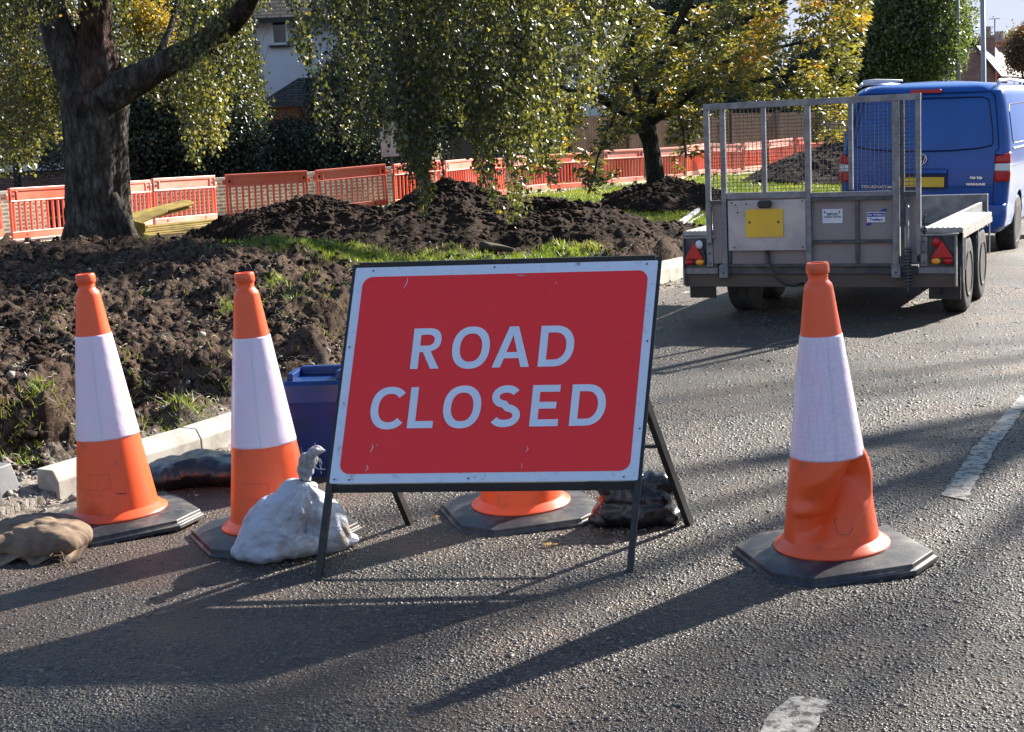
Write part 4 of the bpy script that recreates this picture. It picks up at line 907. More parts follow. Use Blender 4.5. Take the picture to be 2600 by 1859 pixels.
# crowned roof
top = [(x, y) for x, y, z in V[-n:]]
V2 = []; cxr, cyr = 0, (yb[-1] + yf[-1]) / 2
for f_, dz in ((.7, .020), (.35, .032)):
    V2 += [(x * f_, cyr + (y - cyr) * f_, 1.94 + .022 * (1 - (x / hw[-1]) ** 2) + dz) for x, y in top]
b0_ = len(V); V += V2; 
for a_, b_ in (((len(zs) - 1) * n, b0_), (b0_, b0_ + n)): F += [(a_ + k, a_ + (k + 1) % n, b_ + (k + 1) % n, b_ + k) for k in range(n)]
F += [tuple(range(b0_ + n, b0_ + 2 * n))]
body = MB().add(V, F).build('body', M['van'], v, auto=32)
cutm = MB()
for y in (1.0, 4.0): cutm.lathe([(.36, -1.2), (.36, 1.2)], 40, Matrix.Translation((0, y, .36)), 'x')
cut = cutm.build('cutter', M['black']); bo_ = body.modifiers.new('arch', 'BOOLEAN'); bo_.operation = 'DIFFERENCE'; bo_.solver = 'EXACT'; bo_.object = cut; cut.parent = v
bpy.context.view_layer.update(); me = bpy.data.meshes.new_from_object(body.evaluated_get(bpy.context.evaluated_depsgraph_get())); body.modifiers.clear(); body.data = me; bpy.data.objects.remove(cut)
me.materials.clear(); me.materials.append(M['van'])
def yrear(x, z): return float(np.interp(z, zs, yb)) + .035 * (x / float(np.interp(z, zs, hw))) ** 2
def xside(z): return float(np.interp(z, zs, hw))
def rearline(name, pts, r, m, closed=True, off=.0):
    P = [(x, yrear(x, z) - off, z) for x, z in pts]
    if closed: P.append(P[0])
    return MB().tube(P, r, 5, False).build(name, M[m], v)
def dens(pts, m=8):
    out = []
    for i in range(len(pts) - 1):
        for k in range(m): out.append((pts[i][0] + (pts[i + 1][0] - pts[i][0]) * k / m, pts[i][1] + (pts[i + 1][1] - pts[i][1]) * k / m))
    return out + [pts[-1]]
win = [(-.62, 1.79), (.62, 1.79), (.69, 1.76), (.74, 1.5), (.765, 1.30), (.75, 1.255), (.60, 1.225), (.3, 1.205), (0, 1.20), (-.3, 1.205), (-.60, 1.225), (-.75, 1.255), (-.765, 1.30), (-.74, 1.5), (-.69, 1.76), (-.62, 1.79)]
rearline('window_recess', dens(win)[:-1], .0075, 'vandark')
door = [(-.70, 1.845), (.70, 1.845), (.755, 1.80), (.80, 1.5), (.83, 1.22), (.795, 1.19), (.79, .86), (.79, .60)]
rearline('door_gap', dens(door), .006, 'vandark', closed=False)
rearline('door_gap', dens([(-.74, 1.82), (-.80, 1.5), (-.83, 1.22), (-.795, 1.19), (-.79, .86), (-.79, .60)]), .006, 'vandark', closed=False)
rearline('bumper_gap', dens([(-.79, .603), (.79, .603)], 20), .007, 'vandark', closed=False)
rearline('crease', dens([(-.78, .80), (.78, .80)], 20), .004, 'van', closed=False)
MB().prism(rrect(-.29, .29, .775, 1.005, .03), -.0, .03).build('plate_recess', M['vandark'], v, loc=(0, .0105, 0))
hg = MB().box(-.29, .29, -.022, .02, .945, 1.0).build('handle', M['van'], v, bevel=.012)
MB().box(-.26, .26, -.006, -.0005, .800, .911).build('number_plate', M['yellowplate'], v, bevel=.002)
MB().prism(rrect(-.17, .17, 1.845, 1.885, .015), .13, .20).build('brake_light', M['red'], v, loc=(0, .03, 0))
# round badge
eb = MB(); a_ = [(math.cos(a) * .058, math.sin(a) * .058) for a in np.linspace(0, 2 * PI, 33)]
yE = yrear(0, 1.11) - .012
bd = MB().tube([(x, yE, 1.11 + z) for x, z in a_], .0055, 6, False).build('badge', M['chrome'], v, smooth=True)
MB().lathe([(.055, 0), (.055, .006)], 32, Matrix.Translation((0, yE + .008, 1.11)) @ Matrix.Rotation(PI / 2, 4, 'X')).build('badge_disc', M['vandark'], bd)
MB().tube([(-.020, yE, 1.160), (0, yE, 1.114), (.020, yE, 1.160)], .0045, 6).build('badge_bar', M['chrome'], bd)
MB().tube([(-.045, yE, 1.140), (-.022, yE, 1.068), (0, yE, 1.106), (.022, yE, 1.068), (.045, yE, 1.140)], .0045, 6).build('badge_bar', M['chrome'], bd)
def vtext(s, x, z, w, h): text_mesh('lettering', s, h, M['chrome'], v, (x, yrear(x, z) - .006, z), (PI / 2, 0, .06 * (1 if x > 0 else -1)), depth=.002, width=w, bold=.0008)
vtext('TRANSPORTER', -.50, .80, .36, .042); vtext('T30 TDI', .60, .90, .13, .034); vtext('HIGHLINE', .60, .83, .20, .034)
for s in (-1, 1):
    # lamp clusters follow the rounded corner
    def corner(z, u):                            # u 0 at the tailgate edge .. 1 round the side
        X = .80 + (xside(z) + .006 - .80) * min(1, u * 1.4); Yc = yrear(.80, z) - .012 + .18 * max(0, u - .25) ** 1.6
        return (s * X, Yc, z)
    lm = None
    for z0, z1, mm in ((1.06, 1.185, 'red'), (.975, 1.058, 'lensw'), (.86, .973, 'red')):
        q = MB(); nz = 5; nu = 8; vs = []
        for d in (0, 1):
            for i in range(nz + 1):
                for j in range(nu + 1):
                    z = z0 + (z1 - z0) * i / nz; u = j / nu; zz = z - (.05 * (1 - u) if (mm == 'red' and z0 > 1 and i == nz) else 0)
                    x, y, z_ = corner(zz, u); vs.append((x - s * .03 * d, y + .035 * d, z_))
        m1 = (nz + 1) * (nu + 1); idx = lambda d, i, j: d * m1 + i * (nu + 1) + j
        fs = [(idx(d, i, j), idx(d, i, j + 1), idx(d, i + 1, j + 1), idx(d, i + 1, j)) for d in (0, 1) for i in range(nz) for j in range(nu)]
        for j in range(nu): fs += [(idx(0, 0, j), idx(1, 0, j), idx(1, 0, j + 1), idx(0, 0, j + 1)), (idx(0, nz, j), idx(1, nz, j), idx(1, nz, j + 1), idx(0, nz, j + 1))]
        for i in range(nz): fs += [(idx(0, i, 0), idx(1, i, 0), idx(1, i + 1, 0), idx(0, i + 1, 0)), (idx(0, i, nu), idx(1, i, nu), idx(1, i + 1, nu), idx(0, i + 1, nu))]
        q.add(vs, fs); o = q.build('tail_lamp' if lm is None else 'lens', M[mm], v if lm is None else lm, smooth=True); lm = lm or o
    # side window pressing, moulding, wheel
    def sideline(name, pts, r, m):
        P = [(s * (xside(z) + .001), y, z) for y, z in pts]; MB().tube(P, r, 5, False).build(name, M[m], v)
    sideline('side_pressing', [(a, b) for a, b in dens([(.45, 1.70), (1.9, 1.72), (1.9, 1.27), (.42, 1.27), (.34, 1.33), (.36, 1.62), (.45, 1.70)])], .007, 'vandark')
    sideline('side_pressing', [(a, b) for a, b in dens([(2.05, 1.72), (3.0, 1.70), (3.1, 1.27), (2.05, 1.27), (2.05, 1.72)])], .007, 'vandark')
    sideline('side_moulding', [(.36, 1.215), (1.2, 1.215), (2.4, 1.215)], .013, 'whitepaint'); sideline('side_crease', [(.16, 1.02), (2.4, 1.02)], .005, 'vandark')
    MB().tube([(s * .77, .28, 1.935), (s * .765, .36, 1.965), (s * .765, 1.2, 1.98), (s * .765, 2.9, 1.96)], .019, 8).build('roof_rail', M['whitepaint'], v, smooth=True)
    for y in (1.0, 4.0):
        wt = [(.2, -.10), (.30, -.105), (.325, -.09), (.333, -.05), (.333, .05), (.325, .09), (.30, .105), (.2, .10)]
        wh = MB().lathe(wt, 48, axis='x').build('wheel', M['tyre'], v, smooth=True, loc=(s * .83, y, .333))
        MB().lathe([(.001, s * .06), (.05, s * .065), (.06, s * .045), (.10, s * .04)], 24, axis='x').build('hub', M['chrome'], wh, auto=40)
        MB().lathe([(.20, s * .03), (.205, s * .10), (.222, s * .105), (.224, s * .09)], 40, axis='x').build('rim', M['galv'], wh, auto=40)
        sp_ = MB()
        for k in range(7):
            a = 2 * PI * k / 7; sp_.bar((s * .055, math.cos(a) * .05, math.sin(a) * .05), (s * .085, math.cos(a) * .21, math.sin(a) * .21), .035, .02, up=(1, 0, 0))
        sp_.build('spokes', M['alu'], wh)
MB().box(-.78, .78, .35, 3.9, .26, .32).build('underbody', M['black'], v)
MB().tube([(0, .1, .36), (0, -.16, .36), (0, -.20, .40), (0, -.20, .45)], .025, 10).build('tow_bar', M['black'], v)
MB().lathe([(.03, -.02), (.034, .0), (.03, .02)], 14, Matrix.Translation((0, -.20, .46)), 'x').build('tow_ball', M['black'], v)
# sun glare on the roof edge, put in as a white tube
ws = MB().tube([(-.74, .30, 1.975), (-.60, .34, 1.99), (-.30, .36, 1.992)], [.035, .03, .012], 10).build('roof_glare', M['whitepaint'], v, smooth=True)
# ================================================================== PLASTIC BARRIERS
def gzb(x, y): return float(ground_z(np.array([x]), np.array([y]), False)[0])
def make_barrier(label, board, L=1.95):
    t = thing('plastic_barrier', label, 'barrier', group='orange plastic barriers along the footpath')
    b = MB(); d = .022
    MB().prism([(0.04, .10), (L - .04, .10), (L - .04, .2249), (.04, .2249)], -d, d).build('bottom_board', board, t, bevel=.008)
    for k in range(13):
        x = .115 + (L - .23 - .045) * k / 12; b.box(x, x + .040, -.018, .018, .2251, .7349)
    b.box(.04, .085, -d, d, .2251, .7349); b.box(L - .085, L - .04, -d, d, .2251, .7349)
    b.build('panel', M['barrier'], t, bevel=.008); b = MB()
    b.box(.04, L - .04, -.012, .012, .735, .955)
    for z0, z1 in ((.735, .765), (.925, .985)): b.box(.05, L - .05, -.030, .030, z0, z1)
    for x0, x1 in ((.05, .075), (.20, .23), (L - .23, L - .20), (L - .075, L - .05)): b.box(x0, x1, -.029, .029, .7651, .9249)
    b.box(L - .0399, L + .02, -.012, .012, .74, .84); b.box(-.03, .0399, -.012, .012, .78, .88)
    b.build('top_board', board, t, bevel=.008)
    for x in (.13, L - .13):
        MB().lathe([(.030, 0), (.030, .004)], 14, Matrix.Translation((x, -.0125, .845)) @ Matrix.Rotation(PI / 2, 4, 'X')).build('hand_hole', M['black2'], t)
    for x in (.40, L - .40): MB().lathe([(.022, 0), (.022, .003)], 12, Matrix.Translation((x, -.0225, .165)) @ Matrix.Rotation(PI / 2, 4, 'X')).build('hand_hole', M['black2'], t)
    for x in (.42, L - .42):
        f = MB(); f.prism([(-.13, 0), (.13, 0), (.11, .035), (.05, .06), (.045, .12), (-.045, .12), (-.05, .06), (-.11, .035)], -.028, .028, Matrix.Translation((x, 0, -.01)) @ Matrix.Rotation(PI / 2, 4, 'Z')); f.build('foot', M['rubber'], t)
    return t
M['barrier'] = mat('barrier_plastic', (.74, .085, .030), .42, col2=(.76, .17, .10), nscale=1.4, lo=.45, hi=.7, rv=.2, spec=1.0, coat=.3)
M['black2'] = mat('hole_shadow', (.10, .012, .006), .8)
BL = [('end orange barrier at the left edge of the photo, cut off by it', -75, 5, 25.4, 25.6), ('orange barrier just left of the big tree trunk', 18, 190, 25.8, 26.6), ('pale faced orange barrier just right of the big tree trunk, behind the yellow boards', 205, 340, 28.6, 27.4),
      ('sunlit orange barrier behind the ends of the yellow boards', 338, 485, 28.9, 28.2), ('flat shaded orange barrier above the low rough soil heap', 499, 692, 28.2, 30.3), ('orange barrier behind the left side of the largest soil heap', 703, 868, 31.2, 30.9), ('orange barrier beside the pale sign, seen through hanging leaves', 874, 985, 31.0, 33.3),
      ('short looking orange barrier right above the top of the largest soil heap', 992, 1062, 34.8, 33.6), ('orange barrier mostly hidden by the lowest hanging branch', 1062, 1128, 33.6, 35.6), ('orange barrier with painted sun glare standing on its dark feet right of the lowest hanging branch', 1134, 1218, 37.4, 36.6),
      ('orange barrier left of the young tree, behind its drooping leaves', 1221, 1320, 36.4, 39.2), ('orange barrier immediately left of the young tree trunk', 1340, 1432, 40.4, 39.9), ('orange barrier immediately right of the young tree trunk', 1434, 1520, 39.7, 42.0),
      ('orange barrier between the young tree and the trailer', 1523, 1572, 43.8, 43.0), ('orange barrier seen through the left end of the trailer mesh', 1573, 1648, 43.0, 45.4), ('orange barrier seen through the mesh left of the second ramp bar', 1650, 1702, 47.6, 46.8),
      ('small separate orange barrier with rounded white edges seen through the middle of the mesh', 1708, 1764, 48.8, 48.6), ('furthest orange barrier, partly behind the distant soil heap', 1768, 1830, 49.2, 51.5)]
M['barrier_glare'] = mat('glare_barrier_plastic', (.80, .27, .19), .4, col2=(.84, .42, .34), nscale=1.6, lo=.4, hi=.7, spec=1.0, coat=.3)  # sun glare painted into the colour of the top and bottom boards
protos = {}; bi = -1
for lab, xa, xb, ya, yb_ in BL:
    ym_ = (ya + yb_) / 2; dx_ = at(xb, 475, ym_)[0] - at(xa, 475, ym_)[0]; Lr = max(1.96, dx_ + .05)
    for _ in range(4):
        dY = math.sqrt(max(.02, Lr ** 2 - dx_ ** 2)); ya, yb_ = ym_ - dY / 2, ym_ + dY / 2; dx_ = at(xb, 470, yb_)[0] - at(xa, 480, ya)[0]; dx_ = min(dx_, Lr - .02)
    pa, pb = at(xa, 480, ya), at(xb, 470, yb_); d = pb[:2] - pa[:2]; L = np.linalg.norm(d); yaw = math.atan2(d[1], d[0])
    za, zb = gzb(pa[0], pa[1]) + .01, gzb(pb[0], pb[1]) + .01; pitch = -math.atan2(zb - za, L); kx_ = L / 1.99
    bi += 1; kind_ = 'barrier_glare' if bi in (2, 3, 7, 9, 11, 12, 13, 14, 15, 16) else 'barrier'
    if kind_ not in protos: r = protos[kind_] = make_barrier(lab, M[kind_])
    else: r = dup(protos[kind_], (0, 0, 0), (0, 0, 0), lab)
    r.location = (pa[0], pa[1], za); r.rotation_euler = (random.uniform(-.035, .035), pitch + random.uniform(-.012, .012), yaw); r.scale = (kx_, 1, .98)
# footpath strip under the barriers
_fp = np.array([[at(x, 480, y)[0], y] for x, y in ((-400, 22.5), (18, 25.8), (340, 28.2), (700, 31.0), (1000, 34.6), (1330, 39.6), (1570, 43.6), (1830, 50.5))])
d = np.gradient(_fp, axis=0); d /= np.linalg.norm(d, axis=1)[:, None]; nrm = np.stack([-d[:, 1], d[:, 0]], 1)
rows = []
for o_ in (-.55, 1.7):
    q = _fp + nrm * o_; z = ground_z(q[:, 0], q[:, 1], False) + .03; rows.append(np.column_stack([q, z]))
mb = MB(); n = len(_fp); mb.add([tuple(p) for p in np.concatenate(rows)], [(i, i + 1, n + i + 1, n + i) for i in range(n - 1)]); struct(mb.build('footpath', M['footpath']))
# ================================================================== WALLS, FENCE, HOUSES
def wallseg(pa, pb, h, th, m, name, z0=None, parent=None, cap=None):
    a = np.array(pa); b = np.array(pb); d = b - a; L = np.linalg.norm(d); yaw = math.atan2(d[1], d[0])
    z = (gzb(*a) - .1) if z0 is None else z0
    o = boxuv(MB().box(0, L, -th / 2, th / 2, 0, h).build(name, m, parent)); o.location = (a[0], a[1], z); o.rotation_euler = (0, 0, yaw)
    if cap: MB().box(-.02, L + .02, -th / 2 - .03, th / 2 + .03, h + .001, h + .06).build('coping', M['brickcap'], o)
    return o
def P2(px, Y, py=480): p = at(px, py, Y); return (p[0], p[1])
wl = wallseg(P2(-120, 27.6), P2(100, 29.2), .86, .22, M['buffbrick'], 'garden_wall', cap=True); tag(wl, 'pale buff brick garden wall behind the barriers left of the big tree', 'wall')
wl = wallseg(P2(200, 30.0), P2(880, 34.5), .93, .22, M['buffbrick'], 'garden_wall', cap=True); tag(wl, 'long buff brick garden wall with pale coping behind the barriers right of the big tree', 'wall')
wl = wallseg(P2(1030, 37.5), P2(1160, 40), .75, .22, M['greyrender'], 'garden_wall'); tag(wl, 'low grey garden wall beside the driveway', 'wall')
gp_ = wallseg(P2(952, 35.6), P2(968, 35.8), 1.35, .4, M['buffbrick'], 'gate_pillar', cap=True); tag(gp_, 'buff brick gate pillar with a square pale cap at the driveway', 'pillar')
fz = thing('wooden_fence', 'long brown close-boarded wooden fence behind the barriers on the right', 'fence', (*P2(1270, 43.5), gzb(*P2(1270, 43.5))))
fa = np.array(P2(1270, 43.5)); fb = np.array(P2(1990, 56.0)); d = fb - fa; L = np.linalg.norm(d); fz.rotation_euler = (0, math.atan2(.3, L), math.atan2(d[1], d[0]))
npan = 7
for k in range(npan): boxuv(MB().box(L * k / npan + .03, L * (k + 1) / npan - .03, -.02, .02, .0, 1.95 + .0 * k).build('panel', M['fencewood'], fz))
for k in range(npan + 1): MB().box(L * k / npan - .045, L * k / npan + .045, -.05, .05, 0, 2.02).build('post', M['fencewood'], fz)
# white rendered house
hp = at(520, 300, 44); wh = thing('house', 'white rendered house with a tiled porch roof behind the weeping branches', 'house', (hp[0], 44, -.6), (0, 0, .10))
boxuv(MB().box(0, 11, 0, 7, 0, 5.6).build('wall', M['render'], wh))
rf = MB(); rf.add([(-.4, -.45, 5.52), (11.4, -.45, 5.52), (11.4, 7.4, 5.52), (-.4, 7.4, 5.52), (1.2, 3.5, 8.4), (9.8, 3.5, 8.4)], [(0, 1, 5, 4), (1, 2, 5), (2, 3, 4, 5), (3, 0, 4), (3, 2, 1, 0)]); boxuv(rf.build('roof', M['rooftile'], wh))
MB().box(-.42, 11.42, -.52, -.46, 5.38, 5.53).build('gutter', M['black'], wh)
def window(parent, x0, x1, z0, z1, y, nm=1, m='upvc'):
    f = MB().box(x0, x1, y - .05, y + .02, z0, z0 + .07).build('window', M[m], parent); 
    MB().box(x0, x1, y - .05, y + .02, z1 - .07, z1).build('frame', M[m], f); 
    for k in range(nm + 1):
        xx = x0 + (x1 - x0 - .07) * k / nm; MB().box(xx, xx + .07, y - .05, y + .02, z0 + .0701, z1 - .0701).build('frame', M[m], f)
    MB().box(x0 + .01, x1 - .01, y - .015, y - .005, z0 + .06, z1 - .06).build('pane', M['glass'], f)
    MB().box(x0 - .08, x1 + .08, y - .12, y - .002, z0 - .06, z0 - .001).build('sill', M['black'], f); return f
def hloc(o, px, py):                            # picture point to the house front plane
    c, s = math.cos(o.rotation_euler.z), math.sin(o.rotation_euler.z); d = ray(px, py); C0 = np.array([0, 0, H])
    nx, ny = -s, c; t = ((o.location.x) * nx + (o.location.y) * ny) / (d[0] * nx + d[1] * ny); P = C0 + d * t
    return (P[0] - o.location.x) * c + (P[1] - o.location.y) * s, P[2] - o.location.z
a = hloc(wh, 603, 101); b = hloc(wh, 636, 33); window(wh, a[0], b[0], a[1], b[1], -.02)
a = hloc(wh, 745, 101); b = hloc(wh, 800, 33); window(wh, a[0], b[0], a[1], b[1], -.02, 2)
a = hloc(wh, 596, 236); b = hloc(wh, 700, 172)
pr = MB(); pr.add([(a[0] - .15, -1.4, a[1] + .1), (a[0] + 3.2, -1.4, a[1] + .1), (a[0] + 2.6, -.003, b[1]), (a[0] + .9, -.003, b[1]), (a[0] - .15, -.003, a[1] + .1), (a[0] + 3.2, -.003, a[1] + .1)], [(0, 1, 2, 3), (0, 3, 4), (1, 5, 2), (0, 4, 5, 1)])
boxuv(pr.build('porch_roof', M['rooftile'], wh)); MB().box(a[0] - .2, a[0] + 3.25, -1.48, -1.402, a[1] - .04, a[1] + .10).build('gutter', M['greyrender'], wh)
boxuv(MB().box(a[0], a[0] + 3.0, -1.3, -1.2, 0, a[1] - .06).build('porch_wall', M['garageorange'], wh))
# brown house at the left edge
hp = at(-60, 300, 41); bh = thing('house', 'brown tiled and brick house with white bay windows at the left edge', 'house', (hp[0] - 3, 41, -.5), (0, 0, .04))
boxuv(MB().box(0, 5.6, 0, 6, 0, 5.4).build('wall', M['darkbrick'], bh))
def hb_(px, py): return hloc(bh, px, py)
a = hb_(-30, 375); b = hb_(165, 250); z1 = b[1]; boxuv(MB().box(1.2, b[0] + .3, -.75, -.01, 0, a[1] - .1).build('bay_wall', M['darkbrick'], bh))
window(bh, 1.25, b[0] + .25, a[1] + .0, z1 + .0, -.70, 4)
bw = MB().box(1.1, b[0] + .4, -.86, -.56, a[1] - .10, a[1] - .001).build('bay_sill', M['upvc'], bh)
c = hb_(0, 140); d_ = hb_(160, 122)
tl_ = boxuv(MB().add([(1.1, -.72, z1 + .02), (b[0] + .4, -.72, z1 + .02), (b[0] + .4, -.16, c[1] - .15), (1.1, -.16, c[1] - .15), (1.1, -.0, z1 + .02), (b[0] + .4, 0, z1 + .02)], [(0, 1, 2, 3), (0, 4, 5, 1), (0, 3, 4), (1, 5, 2)]).build('tile_hanging', M['redtile'], bh))
window(bh, 1.25, b[0] + .25, c[1] - .05, hb_(0, 20)[1], -.10, 4); MB().box(1.1, b[0] + .4, -.30, -.0, c[1] - .13, c[1] - .055).build('bay_sill', M['upvc'], bh)
rf = MB(); rf.add([(-.4, -.45, 5.3), (6.0, -.45, 5.3), (6.0, 6.4, 5.3), (-.4, 6.4, 5.3), (2.8, 3, 7.9)], [(0, 1, 4), (1, 2, 4), (2, 3, 4), (3, 0, 4), (3, 2, 1, 0)]); boxuv(rf.build('roof', M['redtile'], bh))
# grey garage behind the driveway
hp = at(952, 330, 43); ga = thing('garage', 'dark grey garage wall glimpsed through the gap in the hanging leaves', 'garage', (hp[0], 43, -.4), (0, 0, .15))
boxuv(MB().box(0, 3.4, 0, 4, 0, 2.9).build('wall', M['greyrender'], ga)); MB().box(-.2, 3.6, -.2, 4.2, 2.901, 3.0).build('roof', M['slate'], ga); MB().box(.5, 2.9, -.03, -.002, .0, 2.2).build('door', M['slate'], ga)
# pale sign on a post behind the barriers
hp = at(878, 470, 32.2); ps = thing('temporary_sign', 'pale upright sign board on a thin post standing on a grey foot behind the barriers', 'sign', (hp[0] - .02, 32.2, gzb(hp[0], 32.2)), (0, 0, .2))
MB().box(-.02, .02, -.02, .02, .05, 1.55).build('post', M['galvdark'], ps); MB().box(-.22, .22, -.035, -.022, 1.12, 1.85).build('board', M['alu'], ps, bevel=.01); MB().box(-.20, .20, -.2, .2, 0, .09).build('foot', M['galv'], ps, bevel=.02)
# distant brick house
hp = at(2140, 165, 88); dh = thing('house', 'distant red brick house with a slate roof and tall chimneys beyond the van', 'house', (0, 0, 0))
a = at(2138, 150, 88); r0 = at(2164, 105, 88); e0 = at(2205, 172, 88)
xg0 = at(2120, 172, 88)[0]; xg1 = e0[0]; zr = r0[2]; ze = at(2120, 172, 88)[2] - .4
dh.location = (0, 0, 0)
boxuv(MB().prism([(xg0, -3), (xg1, -3), (xg1, ze + .6), (r0[0], zr), (xg0, ze + .6)], 88, 100).build('wall', M['redbrick'], dh))
rr0 = at(2290, 175, 97)
boxuv(MB().add([(r0[0] - .05, 87.7, zr + .08), (xg1 + .35, 87.7, ze + .35), (xg1 + 7, 98.5, ze + .35), (r0[0] + 6.4, 98.5, zr + .08), (r0[0] - .05, 87.7, zr - .02), (xg1 + .30, 87.7, ze + .25), (xg1 + 7, 98.5, ze + .2), (r0[0] + 6.4, 98.5, zr - .1)], [(0, 1, 2, 3), (4, 7, 6, 5), (0, 4, 5, 1), (1, 5, 6, 2), (2, 6, 7, 3), (3, 7, 4, 0)]).build('roof', M['slate'], dh))
for (pa_, pb_, yy) in (((2185, 2207), (84, 175), 89.5), ((2212, 2234), (94, 168), 92.5)):
    u0 = at(pa_[0], pb_[0], yy); u1 = at(pa_[1], pb_[1], yy)
    ch = boxuv(MB().box(u0[0], u1[0], yy, yy + 1.1, u1[2] - 1, u0[2]).build('chimney', M['redbrick'], dh)); MB().box(u0[0] - .08, u1[0] + .08, yy - .08, yy + 1.18, u0[2] + .001, u0[2] + .16).build('chimney_cap', M['redbrick'], ch)
    for k in (.15, .55): MB().lathe([(.14, 0), (.11, .5), (.13, .52)], 12, Matrix.Translation((u0[0] + (u1[0] - u0[0]) * (k + .1), yy + .5, u0[2] + .16))).build('chimney_pot', M['redbrick'], ch)
u = at(2206, 84, 91); w2 = at(2204, 42, 91)
ae = MB().tube([(u[0], 91, u[2] - 1.2), (u[0], 91, w2[2])], .035, 6).build('aerial', M['galv'], dh); 
for k in range(6): MB().bar((w2[0] - .02 + k * .09 - .2, 90.7, w2[2]), (w2[0] - .02 + k * .09 - .2, 91.3, w2[2] + .02), .02).build('element', M['galv'], ae)
MB().bar((w2[0] - .3, 91, w2[2]), (w2[0] + .4, 91, w2[2]), .03).build('element', M['galv'], ae)
# lamp posts
p = at(2183, 170, 42); lp = thing('lamp_post', 'plain grey steel lamp post rising above the roof of the blue van', 'lamp post', (p[0], 42, -.6), group='posts beyond the van')
MB().tube([(0, 0, 0), (0, 0, 1.5), (0, 0, 1.55), (-.12, 0, 9)], [.11, .11, .072, .060], 16).build('column', M['post'], lp, smooth=True); MB().tube([(-.12, 0, 9), (-.1, -.5, 9.25), (-.1, -1.2, 9.3)], .04, 8).build('arm', M['post'], lp); MB().box(-.25, .05, -1.9, -1.2, 9.22, 9.36).build('lamp_head', M['post'], lp, bevel=.03)
p = at(2127, 170, 60); lp = thing('lamp_post', 'thin green grey post at the edge of the big green tree beyond the van', 'lamp post', (p[0], 60, -.8), group='posts beyond the van')
MB().tube([(0, 0, 0), (-.1, 0, 9)], [.09, .075], 12).build('column', M['post2'], lp, smooth=True)
# ================================================================== YELLOW BOARDS
p0 = at(385, 500, 23.0)
YB = []
def board(i, pa, pb, w, lab, Ya, Yb_, rollx=0.0):
    a = at(*pa, Ya); b = at(*pb, Yb_); a, b = Vector(a), Vector(b); d = b - a; L = d.length
    o = MB().prism([(0, -w / 2)] + [(L + .0 * k, 0) for k in ()] + [(L - .06, -w / 2), (L, -w / 4), (L, w / 4), (L - .06, w / 2), (0.05, w / 2), (0, w / 4)], -.011, .011)
    ob = o.build('yellow_board', M['yboard'], None, bevel=.003); ob.location = a
    q = d.to_track_quat('X', 'Z'); ob.rotation_mode = 'QUATERNION'; ob.rotation_quaternion = q @ Matrix.Rotation(PI / 2 + rollx, 3, 'X').to_quaternion()
    tag(ob, lab, 'board', 'yellow boards stacked beside the big tree'); return ob
bd_ = [((286, 482), (424, 447), 0.24, 'topmost yellow board, its far end sticking up to the right', 22.2, 23.2, .25), ((286, 491), (418, 456), 0.25, 'second yellow board, just under the raised topmost one', 22.3, 23.2, .2), ((288, 497), (366, 465), 0.23, 'shorter raised yellow board in front of the two long ones', 21.9, 22.4, .2),
       ((292, 507), (484, 486), 0.24, 'long flat yellow board at the top of the level pile', 22.0, 23.4, .0), ((296, 511), (478, 492), 0.24, 'second long flat yellow board in the level pile', 21.9, 23.2, .05), ((292, 516), (462, 500), 0.24, 'third long flat yellow board in the level pile', 21.8, 23.0, -.05),
       ((300, 520), (452, 504), 0.23, 'fourth flat yellow board in the level pile, partly buried', 21.7, 22.8, .05), ((310, 523), (455, 512), 0.22, 'lowest yellow board lying on the soil', 21.6, 22.6, .0)]
for i, (pa, pb, w, lab, ya, yb_, rx) in enumerate(bd_): board(i, pa, pb, w, lab, ya, yb_, rx)
a = at(302, 507, 21.3); yc = MB().prism([(-.10, -.10), (.08, -.12), (.13, -.02), (.12, .08), (-.02, .11), (-.06, .16), (-.10, .15)], -.05, .05).build('yellow_block', M['yboard'], None, bevel=.012); yc.location = a; yc.rotation_euler = (0, .1, .5); tag(yc, 'small yellow moulded block between the trunk and the yellow boards', 'block')
# ================================================================== SMALL THINGS
def stick(name, pa, pb, Ya, Yb_, w, h, m, lab, cat, rz=0):
    a, b = at(*pa, Ya), at(*pb, Yb_); a = Vector(a); b = Vector(b); o = MB().bar((0, 0, 0), b - a, w, h).build(name, M[m], None, bevel=.003); o.location = a; tag(o, lab, cat); return o
def onground(px, py):                           # first terrain hit along a sight line
    d = ray(px, py); s = np.linspace(3, 60, 4000) / d[1]; P = np.array([0, 0, H])[None] + s[:, None] * d; gzv = ground_z(P[:, 0], P[:, 1], True)
    i = np.argmax(P[:, 2] < gzv); return P[i]
a = onground(1510, 497); b = onground(1562, 466)
def lay(name, pa, pb, w, h, m, lab, cat, lift=.03):
    a = Vector(onground(*pa)); b = Vector(onground(*pb)); a.z += lift; b.z += lift; o = MB().bar((0, 0, 0), b - a, w, h).build(name, M[m], None, bevel=.003); o.location = a; return tag(o, lab, cat)
lay('white_pole', (1511, 498), (1556, 464), .07, .05, 'whiteplastic', 'thick white pole lying on the grass left of the trailer', 'pole')
lay('white_rod', (1530, 497), (1560, 478), .03, .02, 'whiteplastic', 'thin white rod lying on the grass beside the thicker pole', 'rod', .02)
lay('timber_offcut', (1551, 689), (1572, 664), .045, .025, 'palewood', 'short pale timber offcut lying on the road by the trailer wheel', 'timber', .016)
